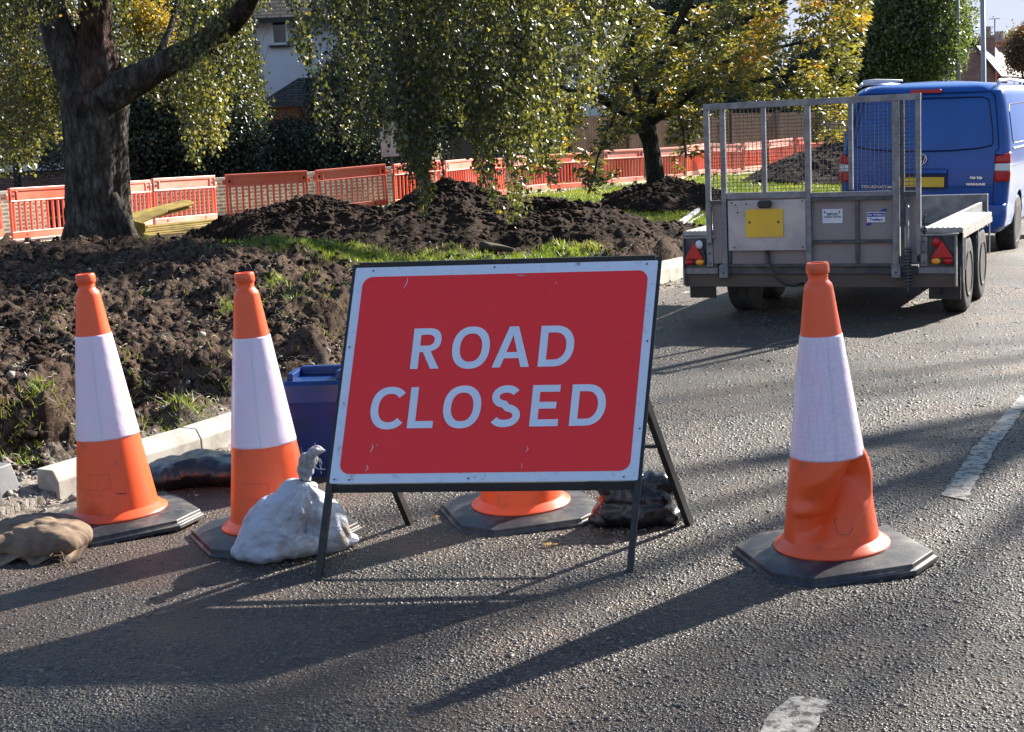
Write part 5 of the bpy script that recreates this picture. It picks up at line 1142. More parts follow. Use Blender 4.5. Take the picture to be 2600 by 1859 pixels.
def rag(name, px, py, s, m, lab, cat, sq=.35):
    p = Vector(onground(px, py)); bm = bmesh.new(); bmesh.ops.create_icosphere(bm, subdivisions=3, radius=s)
    for q in bm.verts: 
        n = vnoise(q.co.x / s * 1.3 + px, q.co.y / s * 1.3, q.co.z / s * 1.3); q.co *= 1 + .45 * float(n); q.co.z *= sq
    me = bpy.data.meshes.new(name); bm.to_mesh(me); bm.free(); me.materials.append(M[m]); me.polygons.foreach_set('use_smooth', [True] * len(me.polygons)); o = bpy.data.objects.new(name, me); C.objects.link(o); o.location = p + Vector((0, 0, s * sq * .5)); return tag(o, lab, cat)
rag('rag', 1523, 657, .085, 'whiteplastic', 'crumpled white scrap in the gutter left of the trailer wheel', 'scrap', .25)
rag('pebble', 1578, 1205, .013, 'fabricred', 'round red pebble on the road between the black bag and the dented cone', 'pebble', .9)
rag('pebble', 1487, 1220, .014, 'fabricred', 'flat dull red chip on the road just right of the sign leg', 'pebble', .3)
rag('mud_lump', 1474, 766, .05, 'clod', 'dark mud lump on the road right of the sign edge', 'mud lump', .4)
rag('mud_lump', 2055, 961, .035, 'clod', 'dark mud lump on the road near the broken white line', 'mud lump', .3)
rag('mud_lump', 2350, 900, .03, 'clod', 'small mud lump', 'mud lump', .3) if False else None
rag('paper_scrap', 815, 1113, .03, 'brickcap', 'pale crumpled scrap on the road below the left of the sign', 'scrap', .5)
rag('stone', 1285, 518 + 48, .06, 'stone', 'white stone on the soil', 'stone', .6) if False else None
rag('stone', 504, 486, .075, 'stone', 'large pale stone among the grass clumps right of the yellow boards', 'stone', .8)
rag('stone', 1625 * .8735 - 0, 565 * .8735, .07, 'whiteplastic', 'small white stone on the soil below the young tree', 'stone', .5)
br_ = [onground(x, y) + np.array([0, 0, .05]) for x, y in ((1066, 553), (1085, 557), (1110, 560), (1140, 564))]
bb_ = MB().tube([Vector(p) - Vector(br_[0]) for p in br_], [.04, .05, .045, .02], 8).build('fallen_branch', M['darkwood'], None, smooth=True); bb_.location = br_[0]; tag(bb_, 'dark fallen branch on the bright grass strip above the sign', 'branch')
# fallen leaves on the road
def fleaf(px, py, s, lab, flat=False):
    p = gp(px, py, .01); vs = []; k = 11; c0 = (0, 0, .25 * s)
    for i in range(k * 2):
        a = 2 * PI * i / (k * 2); r = s * (1 if i % 2 == 0 else .55) * random.uniform(.8, 1.1); vs.append((r * math.cos(a), r * math.sin(a) * .8, random.uniform(0, .25) * s))
    vs.append(c0); o = MB().add(vs, [(i, (i + 1) % (2 * k), 2 * k) for i in range(2 * k)]).build('fallen_leaf', M['deadleaf'], None, smooth=True); o.location = p; o.rotation_euler = (random.uniform(-.2, .2), random.uniform(-.2, .2), random.uniform(0, 6)); at_ = o.data.attributes.new('tint', 'FLOAT', 'POINT'); at_.data.foreach_set('value', [random.random()] * len(o.data.vertices)); tag(o, lab, 'leaf', 'fallen autumn leaves on the road')
fleaf(1258, 1163, .030, 'curled brown leaf leaning on the rubber foot of the hidden cone'); fleaf(1213, 1209, .024, 'flat yellow brown leaf on the road below the hidden cone'); fleaf(722, 1206, .014, 'small yellow leaf on the road beside the left foot of the sign'); fleaf(373, 1113, .016, 'small yellow leaf on the foot of the leftmost cone')
fleaf(968, 1147, .018, 'brown leaf left of the rubber foot of the hidden cone'); fleaf(995, 1010 + 70, .014, 'small orange leaf on the road under the sign edge'); fleaf(1232, 1208, .016, 'second flat yellow leaf close to the first below the hidden cone')
def chipmat():
    m, nt, b = _nodes('stone_chipping'); a = nt.nodes.new('ShaderNodeAttribute'); a.attribute_name = 'tint'; v = coord(nt); n = tex(nt, 'ShaderNodeTexNoise', 1.3, v, 6, .7)
    c = ramp(nt, [(0, (.018, .016, .0135)), (.5, (.044, .038, .030)), (.85, (.088, .075, .057)), (1, (.20, .17, .13))], a.outputs['Fac'])
    c = mixc(nt, ramp(nt, [(.43, (0, 0, 0)), (.60, (.85, .85, .85))], n.outputs[0]), c, (.082, .058, .041)); lk(nt, c, b.inputs['Base Color']); b.inputs['Roughness'].default_value = .42; return m
M['chip'] = chipmat()
# ================================================================== LEAVES AND TREES
def unit(a): return a / np.maximum(np.linalg.norm(a, axis=-1, keepdims=True), 1e-9)
def leafquads(P, D, Ls, Wr, fold=.25):
    """one folded leaf per point: P base, D direction, Ls length, Wr width ratio"""
    n = len(P); R = RNG.normal(size=(n, 3)); S = unit(np.cross(D, R)); N = np.cross(S, D)
    L = Ls[:, None]; W = (Ls * Wr)[:, None]
    a = P; b = P + D * L * .42 + S * W + N * W * fold; c = P + D * L + N * L * RNG.uniform(-.25, .05, (n, 1)); d = P + D * L * .42 - S * W + N * W * fold
    V = np.stack([a, b, c, d], 1).reshape(-1, 3); i = np.arange(n)[:, None] * 4; F = np.concatenate([i + [0, 1, 2], i + [0, 2, 3]], 1).reshape(-1, 3); return V, F
def leafobj(name, P, D, Ls, Wr, tint, m, parent, origin):
    V, F = leafquads(P - origin, D, Ls, Wr); return np_obj(name, V, F, m, parent, {'tint': ('POINT', np.repeat(tint, 4))})
def limb(mb, pts, hw, Y, n=28, rough=.10, seed=0., dY=None):
    """tapered limb with furrowed surface; pts in picture units at distance Y"""
    C_ = []; R_ = []; 
    P = [at(p[0], p[1], Y + (dY[i] if dY else 0)) for i, p in enumerate(pts)]; k = 1.145 / FPX
    t = np.arange(len(pts)); m = max(10, len(pts) * 9); tt = np.linspace(0, len(pts) - 1, m)
    P = np.array(P); Pc = np.stack([np.interp(tt, t, P[:, j]) for j in range(3)], 1)
    for _ in range(3): Pc[1:-1] = (Pc[:-2] + 2 * Pc[1:-1] + Pc[2:]) / 4
    R = np.interp(tt, t, np.array(hw) * k * (Y + 0))
    d = unit(np.gradient(Pc, axis=0)); a = unit(np.cross(d, np.array([0, 1., .13]))); b = np.cross(d, a)
    th = np.linspace(0, 2 * PI, n, endpoint=False)
    s = np.concatenate([[0], np.cumsum(np.linalg.norm(np.diff(Pc, axis=0), axis=1))])
    rr = R[:, None] * (1 + rough * ridg(np.cos(th)[None] * 3.2 + seed + .3 * s[:, None], np.sin(th)[None] * 3.2 + s[:, None] * 1.1, 4) * .7 + rough * .6 * vnoise(np.cos(th)[None] * 5 + seed, np.sin(th)[None] * 5 + s[:, None] * 1.2))
    V = Pc[:, None] + rr[..., None] * (np.cos(th)[None, :, None] * a[:, None] + np.sin(th)[None, :, None] * b[:, None])
    base = len(mb.v); mb.v += [tuple(p) for p in V.reshape(-1, 3)]; 
    for i in range(m - 1):
        for q in range(n): mb.f.append((base + i * n + q, base + i * n + (q + 1) % n, base + (i + 1) * n + (q + 1) % n, base + (i + 1) * n + q))
    mb.f.append(tuple(base + q for q in range(n))[::-1]); mb.f.append(tuple(base + (m - 1) * n + q for q in range(n)))
def shifted(mb, o): mb.v = [(x - o[0], y - o[1], z - o[2]) for x, y, z in mb.v]; return mb
# ---- the big weeping tree
YT = 19.3
p = at(220, 540, YT); OT = np.array([p[0], YT, gzb(p[0], YT)])
bt = thing('birch_tree', 'large old weeping tree with a thick furrowed trunk and a curtain of hanging leaves', 'tree', OT)
mb = MB(); limb(mb, [(224, 560), (220, 500), (216, 420), (213, 340), (211, 270), (209, 215), (210, 180)], [84, 70, 66, 64, 66, 72, 58], YT, 90, .07)
for a_, b_ in (((150, 560), (165, 505)), ((295, 556), (276, 500)), ((225, 556), (222, 510))): limb(mb, [a_, b_, ((b_[0] + 216) / 2, 430)], [22, 20, 12], YT - .25, 24, .1, a_[0])
shifted(mb, OT).build('trunk', M['bark'], bt, smooth=True)
mb = MB(); limb(mb, [(196, 250), (180, 195), (155, 140), (133, 85), (118, 30), (105, -60), (60, -160)], [40, 42, 38, 33, 30, 27, 20], YT - .1, 48, .08, 3); shifted(mb, OT).build('limb', M['bark'], bt, smooth=True)
mb = MB(); limb(mb, [(214, 235), (216, 180), (213, 130), (208, 90), (212, 40), (220, -60), (250, -200)], [56, 52, 46, 36, 30, 26, 18], YT - .05, 56, .16, 7); shifted(mb, OT).build('limb', M['barkred'], bt, smooth=True)['label'] = 'torn reddish central limb'
mb = MB(); limb(mb, [(235, 225), (268, 196), (305, 178), (350, 152), (400, 125), (450, 98), (500, 62), (540, 22), (566, -25), (600, -110)], [30, 36, 31, 27, 26, 25, 23, 20, 17, 12], YT - .3, 48, .09, 11, dY=[0, 0, 0, -.1, -.2, -.4, -.6, -.9, -1.2, -1.6]); shifted(mb, OT).build('limb', M['bark'], bt, smooth=True)
mb = MB()
for pts, hw, dy in (([(566, -25), (700, -80), (850, -110), (1000, -100), (1150, -90), (1300, -70)], [14, 12, 10, 8, 6, 4], [-1.4, -1.8, -2.2, -2.4, -2.4, -2.2]), ([(590, -90), (760, -60), (900, -50), (1080, -70), (1200, -60)], [10, 8, 6, 5, 3], [-1.4, -3, -3.8, -4.2, -4.4]), ([(330, 166), (380, 60), (410, -60)], [9, 7, 5], [0, .6, 1.2]), ([(420, 115), (440, 30), (470, -80)], [7, 5, 4], [-.2, .4, .8])):
    limb(mb, pts, hw, YT, 12, .08, hw[0], dY=dy)
shifted(mb, OT).build('boughs', M['bark'], bt, smooth=True)
ENV = [(-60, 405), (0, 402), (45, 385), (75, 395), (100, 335), (146, 320), (155, 240), (290, 235), (300, 215), (330, 250), (385, 232), (412, 300), (425, 355), (440, 376), (452, 350), (468, 345), (486, 340), (500, 322), (512, 215), (540, 240), (575, 275), (598, 262), (610, 235), (700, 245), (712, 318), (760, 322), (790, 340), (830, 325), (860, 318), (895, 372), (925, 430), (940, 487), (952, 470), (962, 395), (975, 345), (1000, 322), (1030, 330), (1052, 362), (1075, 420), (1100, 478), (1128, 500), (1155, 492), (1175, 440), (1190, 378), (1225, 366), (1260, 350), (1290, 318), (1308, 250), (1335, 180), (1370, 120), (1400, 60), (1430, -20)]
EX, EY = zip(*ENV)
def hole(px, py):                               # clear gaps in the curtain
    h = (px > 552 + .20 * (py)) & (px < 652 + .16 * py + 16 * np.sin(py * .05)) & (py > 18) & (py < 262)
    h |= (px > 612 - .0 * py) & (px < 700) & (py > 165) & (py < 258) & (px < 706 - .1 * (py - 165))
    h |= (np.abs(px - (1000 + .5 * (py - 300))) < 26 + .2 * (py - 260)) & (py > 262) & (py < 345)
    h |= (px > 290) & (px < 345) & (py > 215); return h
def strands(N, x0, x1, ya, yb, lmin, lmax, dens, seedy):
    px = RNG.uniform(x0, x1, N); env = np.interp(px, EX, EY); u = RNG.random(N) ** .8
    py = -150 + (env + 150) * u + RNG.normal(0, 3, N); Yd = RNG.uniform(ya, yb, N)
    cl = fbm(px / 55 + seedy, py / 75 + Yd * .4, seedy, 3)
    keep = (cl > dens) | (py > env - 26) & (RNG.random(N) < .8)
    return px[keep], py[keep], Yd[keep]
def birch(name, groups, tb=0.0, spacing=.030, seed=1):
    LP = []; LD = []; TI = []; TW = []; 
    for (N, x0, x1, ya, yb, l0, l1, dn, *ym) in groups:
        px, py, Yd = strands(N, x0, x1, ya, yb, l0, l1, dn, seed)
        if ym: py = RNG.uniform(-150, ym[0], len(py)) + 25 * np.sin(px * .05)
        for x, y, Y_ in zip(px, py, Yd):
            B = at(x, y, Y_); L = random.uniform(l0, l1); n = int(L / spacing); t = np.linspace(0, 1, n)[:, None]
            sway = np.array([random.gauss(0, .09), random.gauss(0, .09), 0]); P = B + np.array([0, 0, 1.]) * t * L + sway * t ** 2 + .018 * np.sin(t * 7 + random.random() * 6) * np.array([1, .5, 0])
            kx2 = VS * 0 + 1; ppx = x + (P[:, 0] - B[0]) * FPX / Y_ / VS; ppy = y - (P[:, 2] - B[2]) * FPX / Y_ / VS
            ok = ~hole(ppx, ppy)
            if ok[:max(2, n // 3)].all(): TW.append(P[::4])
            Q = P[ok] + RNG.normal(0, .030, (ok.sum(), 3)); LP.append(Q); m = len(Q)
            D = unit(RNG.normal(0, .55, (m, 3)) + np.array([0, 0, -.75])); LD.append(D)
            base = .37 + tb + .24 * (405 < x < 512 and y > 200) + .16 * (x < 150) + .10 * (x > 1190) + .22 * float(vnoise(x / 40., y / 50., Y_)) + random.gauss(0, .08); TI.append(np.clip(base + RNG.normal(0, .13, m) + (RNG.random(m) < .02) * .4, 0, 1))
    P = np.concatenate(LP); D = np.concatenate(LD); T = np.concatenate(TI); return P, D, T, TW
groups = [(1300, -60, 160, 19.9, 22.5, .35, 1.0, -.15), (420, 150, 300, 19.9, 22.5, .3, .8, -.25), (1000, 290, 600, 19.9, 22.0, .3, .9, -.05), (340, 405, 510, 17.6, 18.8, .3, .8, -.3), (60, 190, 300, 18.3, 18.8, .15, .3, -.2), (260, 40, 330, 18.2, 18.7, .2, .6, -.2, 20), (60, 330, 520, 17.2, 18.3, .2, .5, -.1, -20), (200, -40, 130, 18.0, 18.7, .2, .6, -.2, 130),
          (1750, 640, 1320, 14.6, 19.6, .35, 1.1, .0), (420, 880, 975, 15.0, 16.5, .35, .9, -.5), (520, 1050, 1190, 15.0, 17.0, .35, 1.0, -.5), (420, 1290, 1430, 16.5, 19.5, .3, .9, -.1)]
P, D, T, TW = birch('foliage', groups)
keep = ~((P[:, 1] < 19.0) & (P[:, 0] < at(300, 300, 19)[0]) & (P[:, 2] < at(200, 60, 19)[2]))
P, D, T = P[keep], D[keep], T[keep]; print('birch leaves', len(P))
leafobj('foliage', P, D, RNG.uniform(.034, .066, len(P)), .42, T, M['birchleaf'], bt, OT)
V = []; F = []
for q in TW:
    if len(q) < 2: continue
    for i in range(len(q) - 1):
        b = len(V); r = .0022; V += [q[i] + (r, 0, 0) - OT, q[i] + (-r, r, 0) - OT, q[i + 1] + (-r, r, 0) - OT, q[i + 1] + (r, 0, 0) - OT]; F.append((b, b + 1, b + 2, b + 3))
np_obj('twigs', np.array(V), np.array(F), M['darkwood'], bt)
# ---- the young tree with long leaves
Y2 = 27.6; p = at(1453, 415, Y2); O2 = np.array([p[0], Y2, gzb(p[0], Y2)])
ct = thing('chestnut_tree', 'young spreading tree with long yellowing leaves growing out of a soil heap', 'tree', O2)
mb = MB(); limb(mb, [(1459, 450), (1456, 410), (1450, 360), (1442, 315), (1434, 285), (1430, 262)], [24, 21, 18, 17, 20, 18], Y2, 40, .06, 2); shifted(mb, O2).build('trunk', M['bark2'], ct, smooth=True)
for pts, hw, dy in (([(1434, 275), (1405, 258), (1370, 238), (1330, 218), (1290, 208), (1235, 190)], [14, 12, 10, 9, 7, 4], [0, -.2, -.5, -.8, -1, -1.2]), ([(1432, 275), (1455, 258), (1492, 240), (1525, 208), (1575, 188), (1650, 184), (1760, 165)], [14, 13, 11, 9, 7, 5, 3], [0, -.2, -.4, -.6, -.8, -.9, -1]),
                    ([(1432, 270), (1450, 215), (1464, 150), (1478, 100), (1505, 50), (1530, 5), (1560, -80)], [13, 11, 10, 9, 8, 7, 5], [0, .1, .2, 0, -.2, -.4, -.5]), ([(1476, 105), (1530, 88), (1610, 62), (1690, 28), (1780, -20)], [7, 6, 5, 4, 3], [0, -.5, -.9, -1.2, -1.4]),
                    ([(1432, 268), (1412, 200), (1402, 120), (1405, 40), (1395, -60)], [9, 7, 6, 5, 4], [0, .2, .4, .5, .5]), ([(1525, 208), (1600, 140), (1700, 110), (1800, 90), (1880, 60)], [6, 5, 4, 3, 2], [-.6, -.2, 0, .2, .3]), ([(1370, 238), (1350, 290), (1325, 350), (1318, 390)], [4, 3, 2, 1.5], [-.6, -.8, -1, -1]), ([(1500, 235), (1515, 290), (1522, 350)], [3.5, 3, 2], [-.4, -.8, -1]), ([(1300, 210), (1240, 260), (1215, 340)], [4, 3, 2], [-1, -1.1, -1.2])):
    mb = MB(); limb(mb, pts, hw, Y2, 16, .08, hw[1], dY=dy); shifted(mb, O2).build('limb', M['bark2'], ct, smooth=True)
E2 = [(1180, 330), (1200, 385), (1225, 402), (1245, 345), (1262, 300), (1285, 385), (1310, 425), (1340, 418), (1365, 385), (1380, 345), (1400, 295), (1425, 262), (1470, 262), (1485, 300), (1500, 385), (1520, 398), (1540, 375), (1555, 300), (1575, 262), (1610, 232), (1650, 222), (1700, 226), (1760, 236), (1800, 245), (1850, 240), (1875, 236), (1885, 215), (1900, 150), (1912, 90), (1922, 20), (1925, -40)]
ex2, ey2 = zip(*E2); LP = []; LD = []; TI = []
N = 5200; px = RNG.uniform(1180, 1925, N); env = np.interp(px, ex2, ey2); py = -140 + (env + 140) * RNG.random(N) ** .85; Yd = RNG.uniform(25.4, 29.4, N)
px = np.concatenate([px, RNG.uniform(1795, 1872, 90)]); py = np.concatenate([py, RNG.uniform(225, 305, 90)]); Yd = np.concatenate([Yd, RNG.uniform(26, 27.5, 90)])
cl = fbm(px / 45., py / 32. + Yd * .5, 4, 3); k = (cl > -.10) & ~((px < 1400) & (py > 270) & (cl < .05) & (py < 330)) & ~((np.abs(px - 1447) < 26) & (py > 250)); px, py, Yd = px[k], py[k], Yd[k]
for x, y, Y_ in zip(px, py, Yd):
    B = at(x, y, Y_); n = random.randint(6, 10); a = RNG.uniform(0, 2 * PI, n); D = unit(np.stack([np.cos(a), np.sin(a), RNG.uniform(-1.1, .25, n)], 1)); LP.append(B + D * .015 + RNG.normal(0, .02, (n, 3))); LD.append(D)
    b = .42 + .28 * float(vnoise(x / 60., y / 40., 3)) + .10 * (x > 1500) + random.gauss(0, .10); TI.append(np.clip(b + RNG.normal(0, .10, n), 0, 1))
P, D, T = np.concatenate(LP), np.concatenate(LD), np.concatenate(TI); print('chestnut leaves', len(P))
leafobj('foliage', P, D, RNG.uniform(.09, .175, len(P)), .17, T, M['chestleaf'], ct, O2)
# ---- generic background crowns
def crown(name, label, cat, px, py, Y_, rx, ry, rz, N, leaf, m, seed, trunk=True, tb=.45, group=None, cut=-.12, per=26, cr=.34, flat=1.0):
    c = at(px, py, Y_); zg = gzb(c[0], Y_) if Y_ < 70 else -1.2; o = np.array([c[0], Y_, zg]); t = thing(name, label, cat, o, group=group)
    d = unit(RNG.normal(size=(N, 3))); r = RNG.random((N, 1)) ** .38; r = r * (1 + .22 * vnoise(d[:, 0] * 2 + seed, d[:, 1] * 2, d[:, 2] * 2)[:, None]); Pc = d * r * np.array([rx, ry, rz])
    k = fbm(Pc[:, 0] * 1.1 / cr * .3 + seed, Pc[:, 1] * 1.1 / cr * .3, Pc[:, 2] * 1.1 / cr * .3, 3) > cut; Pc = Pc[k] + c; Pc = Pc[Pc[:, 2] > zg + .1]
    n = len(Pc); P = np.repeat(Pc, per, 0) + RNG.normal(0, cr * .5, (n * per, 3)); P[:, 2] = np.maximum(P[:, 2], zg + .03); D = unit(RNG.normal(size=(n * per, 3)) + np.array([0, 0, -.3]))
    T = np.clip(np.repeat(tb + RNG.normal(0, .12, n), per) + RNG.normal(0, .13, n * per), 0, 1)
    leafobj('foliage', P, D, RNG.uniform(.7, 1.25, n * per) * leaf, .33, T, m, t, o)
    if trunk:
        mb = MB(); top = c - o; mb.tube([(0, 0, -.2), (.03, 0, top[2] * .5), (top[0] * .5, 0, top[2])], [rx * .10, rx * .08, rx * .04], 10)
        for q in range(9):
            a = random.uniform(0, 6.28); e = random.uniform(-.1, .9); mb.tube([(0, 0, top[2] * .55 + q * rz * .05), (math.cos(a) * rx * .35, math.sin(a) * ry * .35, top[2] - rz * .2 + e * rz * .4), (math.cos(a) * rx * .75, math.sin(a) * ry * .75, top[2] + e * rz * .6)], [rx * .035, rx * .022, rx * .008], 6)
        mb.build('trunk', M['bark2'], t, smooth=True)
    return t
crown('evergreen_shrub', 'dark evergreen shrub behind the garden wall just right of the big trunk', 'shrub', 355, 290, 33.5, 1.5, 1.2, 1.7, 2600, .085, M['darkleaf'], 1, False, .5, 'dark shrubs and trees behind the garden wall')
crown('evergreen_shrub', 'dark evergreen shrub below the orange porch wall', 'shrub', 480, 312, 34.5, 1.45, 1.2, 1.30, 2400, .085, M['darkleaf'], 2, False, .55, 'dark shrubs and trees behind the garden wall')
crown('evergreen_shrub', 'dark blue green shrub behind the wall in the middle of the photo', 'shrub', 680, 346, 36, 1.9, 1.2, .85, 2200, .08, M['darkleaf'], 3, False, .7, 'dark shrubs and trees behind the garden wall')
crown('evergreen_shrub', 'dark shrub behind the hanging leaves left of the driveway', 'shrub', 835, 270, 36.5, 1.7, 1.3, 2.0, 2200, .085, M['darkleaf'], 4, False, .5, 'dark shrubs and trees behind the garden wall')
crown('garden_tree', 'dark leafy tree filling the space behind the forked trunk and right limb', 'tree', 410, 110, 38, 1.65, 1.8, 3.0, 3600, .10, M['darkleaf'], 5, True, .55, 'dark shrubs and trees behind the garden wall')
crown('garden_tree', 'dark tree in front of the white house right of its window', 'tree', 890, 90, 39.5, 1.9, 1.8, 3.2, 3000, .10, M['darkleaf'], 6, True, .55, 'dark shrubs and trees behind the garden wall')
crown('garden_tree', 'dark tree behind the right half of the leaf curtain', 'tree', 1130, 110, 41, 2.4, 1.8, 2.9, 3200, .10, M['darkleaf'], 7, True, .55, 'dark shrubs and trees behind the garden wall')
crown('golden_shrub', 'yellow gold leaved tree seen between the forked trunk and the right limb', 'tree', 330, 75, 34.5, .62, .5, .95, 420, .07, M['goldleaf'], 8, True, .45)
crown('copper_shrub', 'russet leaved shrub at the left edge of the photo', 'shrub', 20, 245, 31, .9, .8, .9, 420, .07, M['brownleaf'], 9, True, .5)
crown('evergreen_shrub', 'dark hedge shrub behind the left barriers and leaves', 'shrub', 30, 335, 31.5, 1.1, .7, .55, 400, .07, M['darkleaf'], 10, False, .6, 'dark shrubs and trees behind the garden wall')
crown('green_tree', 'big bushy green tree beyond the van roof', 'tree', 1985, 30, 62, 2.9, 3.0, 3.5, 2300, .15, M['greenleaf'], 11, True, .5, None, -.25, 40, .5)
crown('conifer', 'dark green tree beyond the wooden fence behind the young tree', 'tree', 1560, 190, 60, 3.0, 2.5, 2.2, 1300, .16, M['darkleaf'], 12, True, .75, 'trees beyond the wooden fence', -.15, 26, .5)
crown('conifer', 'dark green tree beyond the wooden fence left of the van', 'tree', 1800, 190, 64, 4.0, 2.5, 2.2, 1500, .16, M['darkleaf'], 13, True, .7, 'trees beyond the wooden fence', -.15, 26, .5)
crown('conifer', 'tall dark green tree directly behind the upper leaves of the young tree', 'tree', 1500, 60, 70, 4.6, 2.5, 3.6, 1600, .2, M['darkleaf'], 14, True, .7, 'trees beyond the wooden fence', -.05, 26, .6)
crown('distant_tree', 'brownish tree right of the distant chimneys at the right edge', 'tree', 2275, 120, 80, .85, 1.5, 1.5, 700, .13, M['brownleaf'], 15, True, .4, None, -.1, 20, .4)
crown('distant_tree', 'small green treetop left of the distant brick house roof', 'tree', 2160, 108, 100, 1.5, 2, 1.0, 500, .16, M['greenleaf'], 16, True, .5, None, -.1, 20, .4)
crown('distant_tree', 'green treetop above and behind the distant chimneys', 'tree', 2262, 92, 104, 1.0, 1.5, 1.2, 500, .15, M['greenleaf'], 17, True, .4, None, -.1, 20, .4)
# roadside tree out of frame on the sunny side; it dapples the road
def roadside(x, y, z, r, N, seed, lab):
    t = thing('roadside_tree', lab, 'tree', (x, y, 0), group='roadside trees out of frame on the right'); d = unit(RNG.normal(size=(N, 3))); Pc = d * RNG.random((N, 1)) ** .5 * np.array([r, r, r * .62]); k = fbm(Pc[:, 0] * .7 + seed, Pc[:, 1] * .7, Pc[:, 2] * .7, 2) > .25; Pc = Pc[k] + (0, 0, z)
    P = np.repeat(Pc, 16, 0) + RNG.normal(0, .16, (len(Pc) * 16, 3)); np_m = unit(RNG.normal(size=P.shape)); leafobj('foliage', P, np_m, RNG.uniform(.08, .13, len(P)), .35, RNG.random(len(P)), M['greenleaf'], t, np.zeros(3))
    mb = MB(); mb.tube([(0, 0, 0), (0, 0, z * .6), (0, 0, z)], [.22, .17, .06], 10)
    for q in range(10):
        a = q * 2.4; mb.tube([(0, 0, z * .55 + q * .12), (math.cos(a) * r * .8, math.sin(a) * r * .8, z + random.uniform(-.4, .4) * r)], [.07, .015], 6)
    mb.build('trunk', M['bark2'], t, smooth=True)
roadside(13.2, 15.5, 8.6, 3.4, 900, 3, 'roadside tree out of frame to the right whose leaves dapple the road')
roadside(9.5, 12.9, 7.8, 2.2, 620, 8, 'smaller roadside tree out of frame, nearer the viewer')
# ================================================================== GRASS, CLODS, GRIT
def scatter(N, y0, y1, a0=-.42, a1=.40):
    y = 1 / RNG.uniform(1 / y1, 1 / y0, N); x = RNG.uniform(a0, a1, N) * y; return x, y
def blades(name, x, y, z, h, w, tint, label, lean=.45):
    n = len(x); a = RNG.uniform(0, 2 * PI, n); P = np.stack([x, y, z - .006], 1); s = np.stack([np.cos(a), np.sin(a), 0 * a], 1) * w[:, None]
    ld = np.stack([RNG.normal(0, lean, n) * h, RNG.normal(0, lean, n) * h, h], 1)
    V = np.stack([P - s, P + s, P + ld], 1).reshape(-1, 3); F = np.arange(3 * n).reshape(-1, 3); o = np_obj(name, V, F, M['grassblade'], None, {'tint': ('POINT', np.repeat(tint, 3))}); return tag(o, label, 'grass', kind='stuff')
x, y = scatter(900000, 8, 56); g = grass_amt(x, y); k = RNG.random(len(x)) < g * .9; x, y = x[k], y[k]; k = dkerb(x, y) > .3; x, y = x[k], y[k]
hz = np.zeros(len(x), bool)
z = ground_z(x, y, True); print('blades', len(x))
blades('grass', x, y, z, RNG.uniform(.02, .052, len(x)) * (1 + y / 40), .0016 + .00022 * y, np.clip(.55 + .35 * fbm(x * .9, y * .9, 3, 3) + RNG.normal(0, .2, len(x)), 0, 1), 'short bright grass growing on the undug parts of the verge')
# weed tufts on the dug bank
wx = []; wy = []; wt = []
for cx, cy, n, r in [(gp(408, 905, .15)[0], gp(408, 905, .15)[1], 260, .06), (gp(418, 850, .3)[0], gp(418, 850, .3)[1], 120, .07), (gp(98, 925, .2)[0], gp(98, 925, .2)[1], 200, .06), (gp(25, 950, .2)[0], gp(25, 950, .2)[1], 200, .06), (gp(62, 1040, .05)[0], gp(62, 1040, .05)[1], 90, .04), (gp(285, 820, .3)[0], gp(285, 820, .3)[1], 120, .06), (gp(250, 725, .35)[0], gp(250, 725, .35)[1], 160, .06), (gp(700, 655, .35)[0], gp(700, 655, .35)[1], 300, .28), (gp(640, 700, .35)[0], gp(640, 700, .35)[1], 300, .3), (gp(520, 775, .35)[0], gp(520, 775, .35)[1], 240, .25), (gp(330, 850, .35)[0], gp(330, 850, .35)[1], 200, .14), (gp(180, 705, .35)[0], gp(180, 705, .35)[1], 160, .2)]:
    wx.append(cx + RNG.normal(0, r, n)); wy.append(cy + RNG.normal(0, r * 1.2, n))
wx = np.concatenate(wx); wy = np.concatenate(wy); k = dkerb(wx, wy) > .16; wx, wy = wx[k], wy[k]; wz = ground_z(wx, wy, True)
blades('weed_tufts', wx, wy, wz, RNG.uniform(.02, .065, len(wx)), np.full(len(wx), .0028), np.clip(RNG.normal(.5, .22, len(wx)), 0, 1), 'scattered green weed and grass tufts on the dug soil bank', .8)
# clods
bmi = bmesh.new(); bmesh.ops.create_icosphere(bmi, subdivisions=1, radius=1); IV = np.array([v.co[:] for v in bmi.verts]); IF = np.array([[v.index for v in f.verts] for f in bmi.faces]); bmi.free()
def rocks(name, P, S, m, label, cat, flat=.7, jit=.35):
    n = len(P); nv = len(IV); a = RNG.uniform(0, 2 * PI, n); c, s = np.cos(a), np.sin(a); V = IV[None] * (1 + RNG.uniform(-jit, jit, (n, nv, 1))) * (S[:, None, None] * RNG.uniform(.6, 1.3, (n, 1, 3))); V[..., 2] *= flat
    X_ = V[..., 0] * c[:, None] - V[..., 1] * s[:, None]; Y_ = V[..., 0] * s[:, None] + V[..., 1] * c[:, None]; V = np.stack([X_, Y_, V[..., 2]], -1) + P[:, None]
    F = (IF[None] + (np.arange(n) * nv)[:, None, None]).reshape(-1, 3); o = np_obj(name, V.reshape(-1, 3), F, m, smooth=True); return tag(o, label, cat, kind='stuff')
x, y = scatter(34000, 5.0, 24, -.40, .10); d = dkerb(x, y); k = (d > .18) & (RNG.random(len(x)) > grass_amt(x, y) * .9) & (fbm(x * 1.5, y * 1.5, 9, 2) > -.35); x, y = x[k], y[k]; S = RNG.lognormal(math.log(.0115), .55, len(x)) * (.75 + y / 28); S = np.minimum(S, .085)
P = np.stack([x, y, ground_z(x, y, True) + S * .15], 1)
HP = []; HS = []
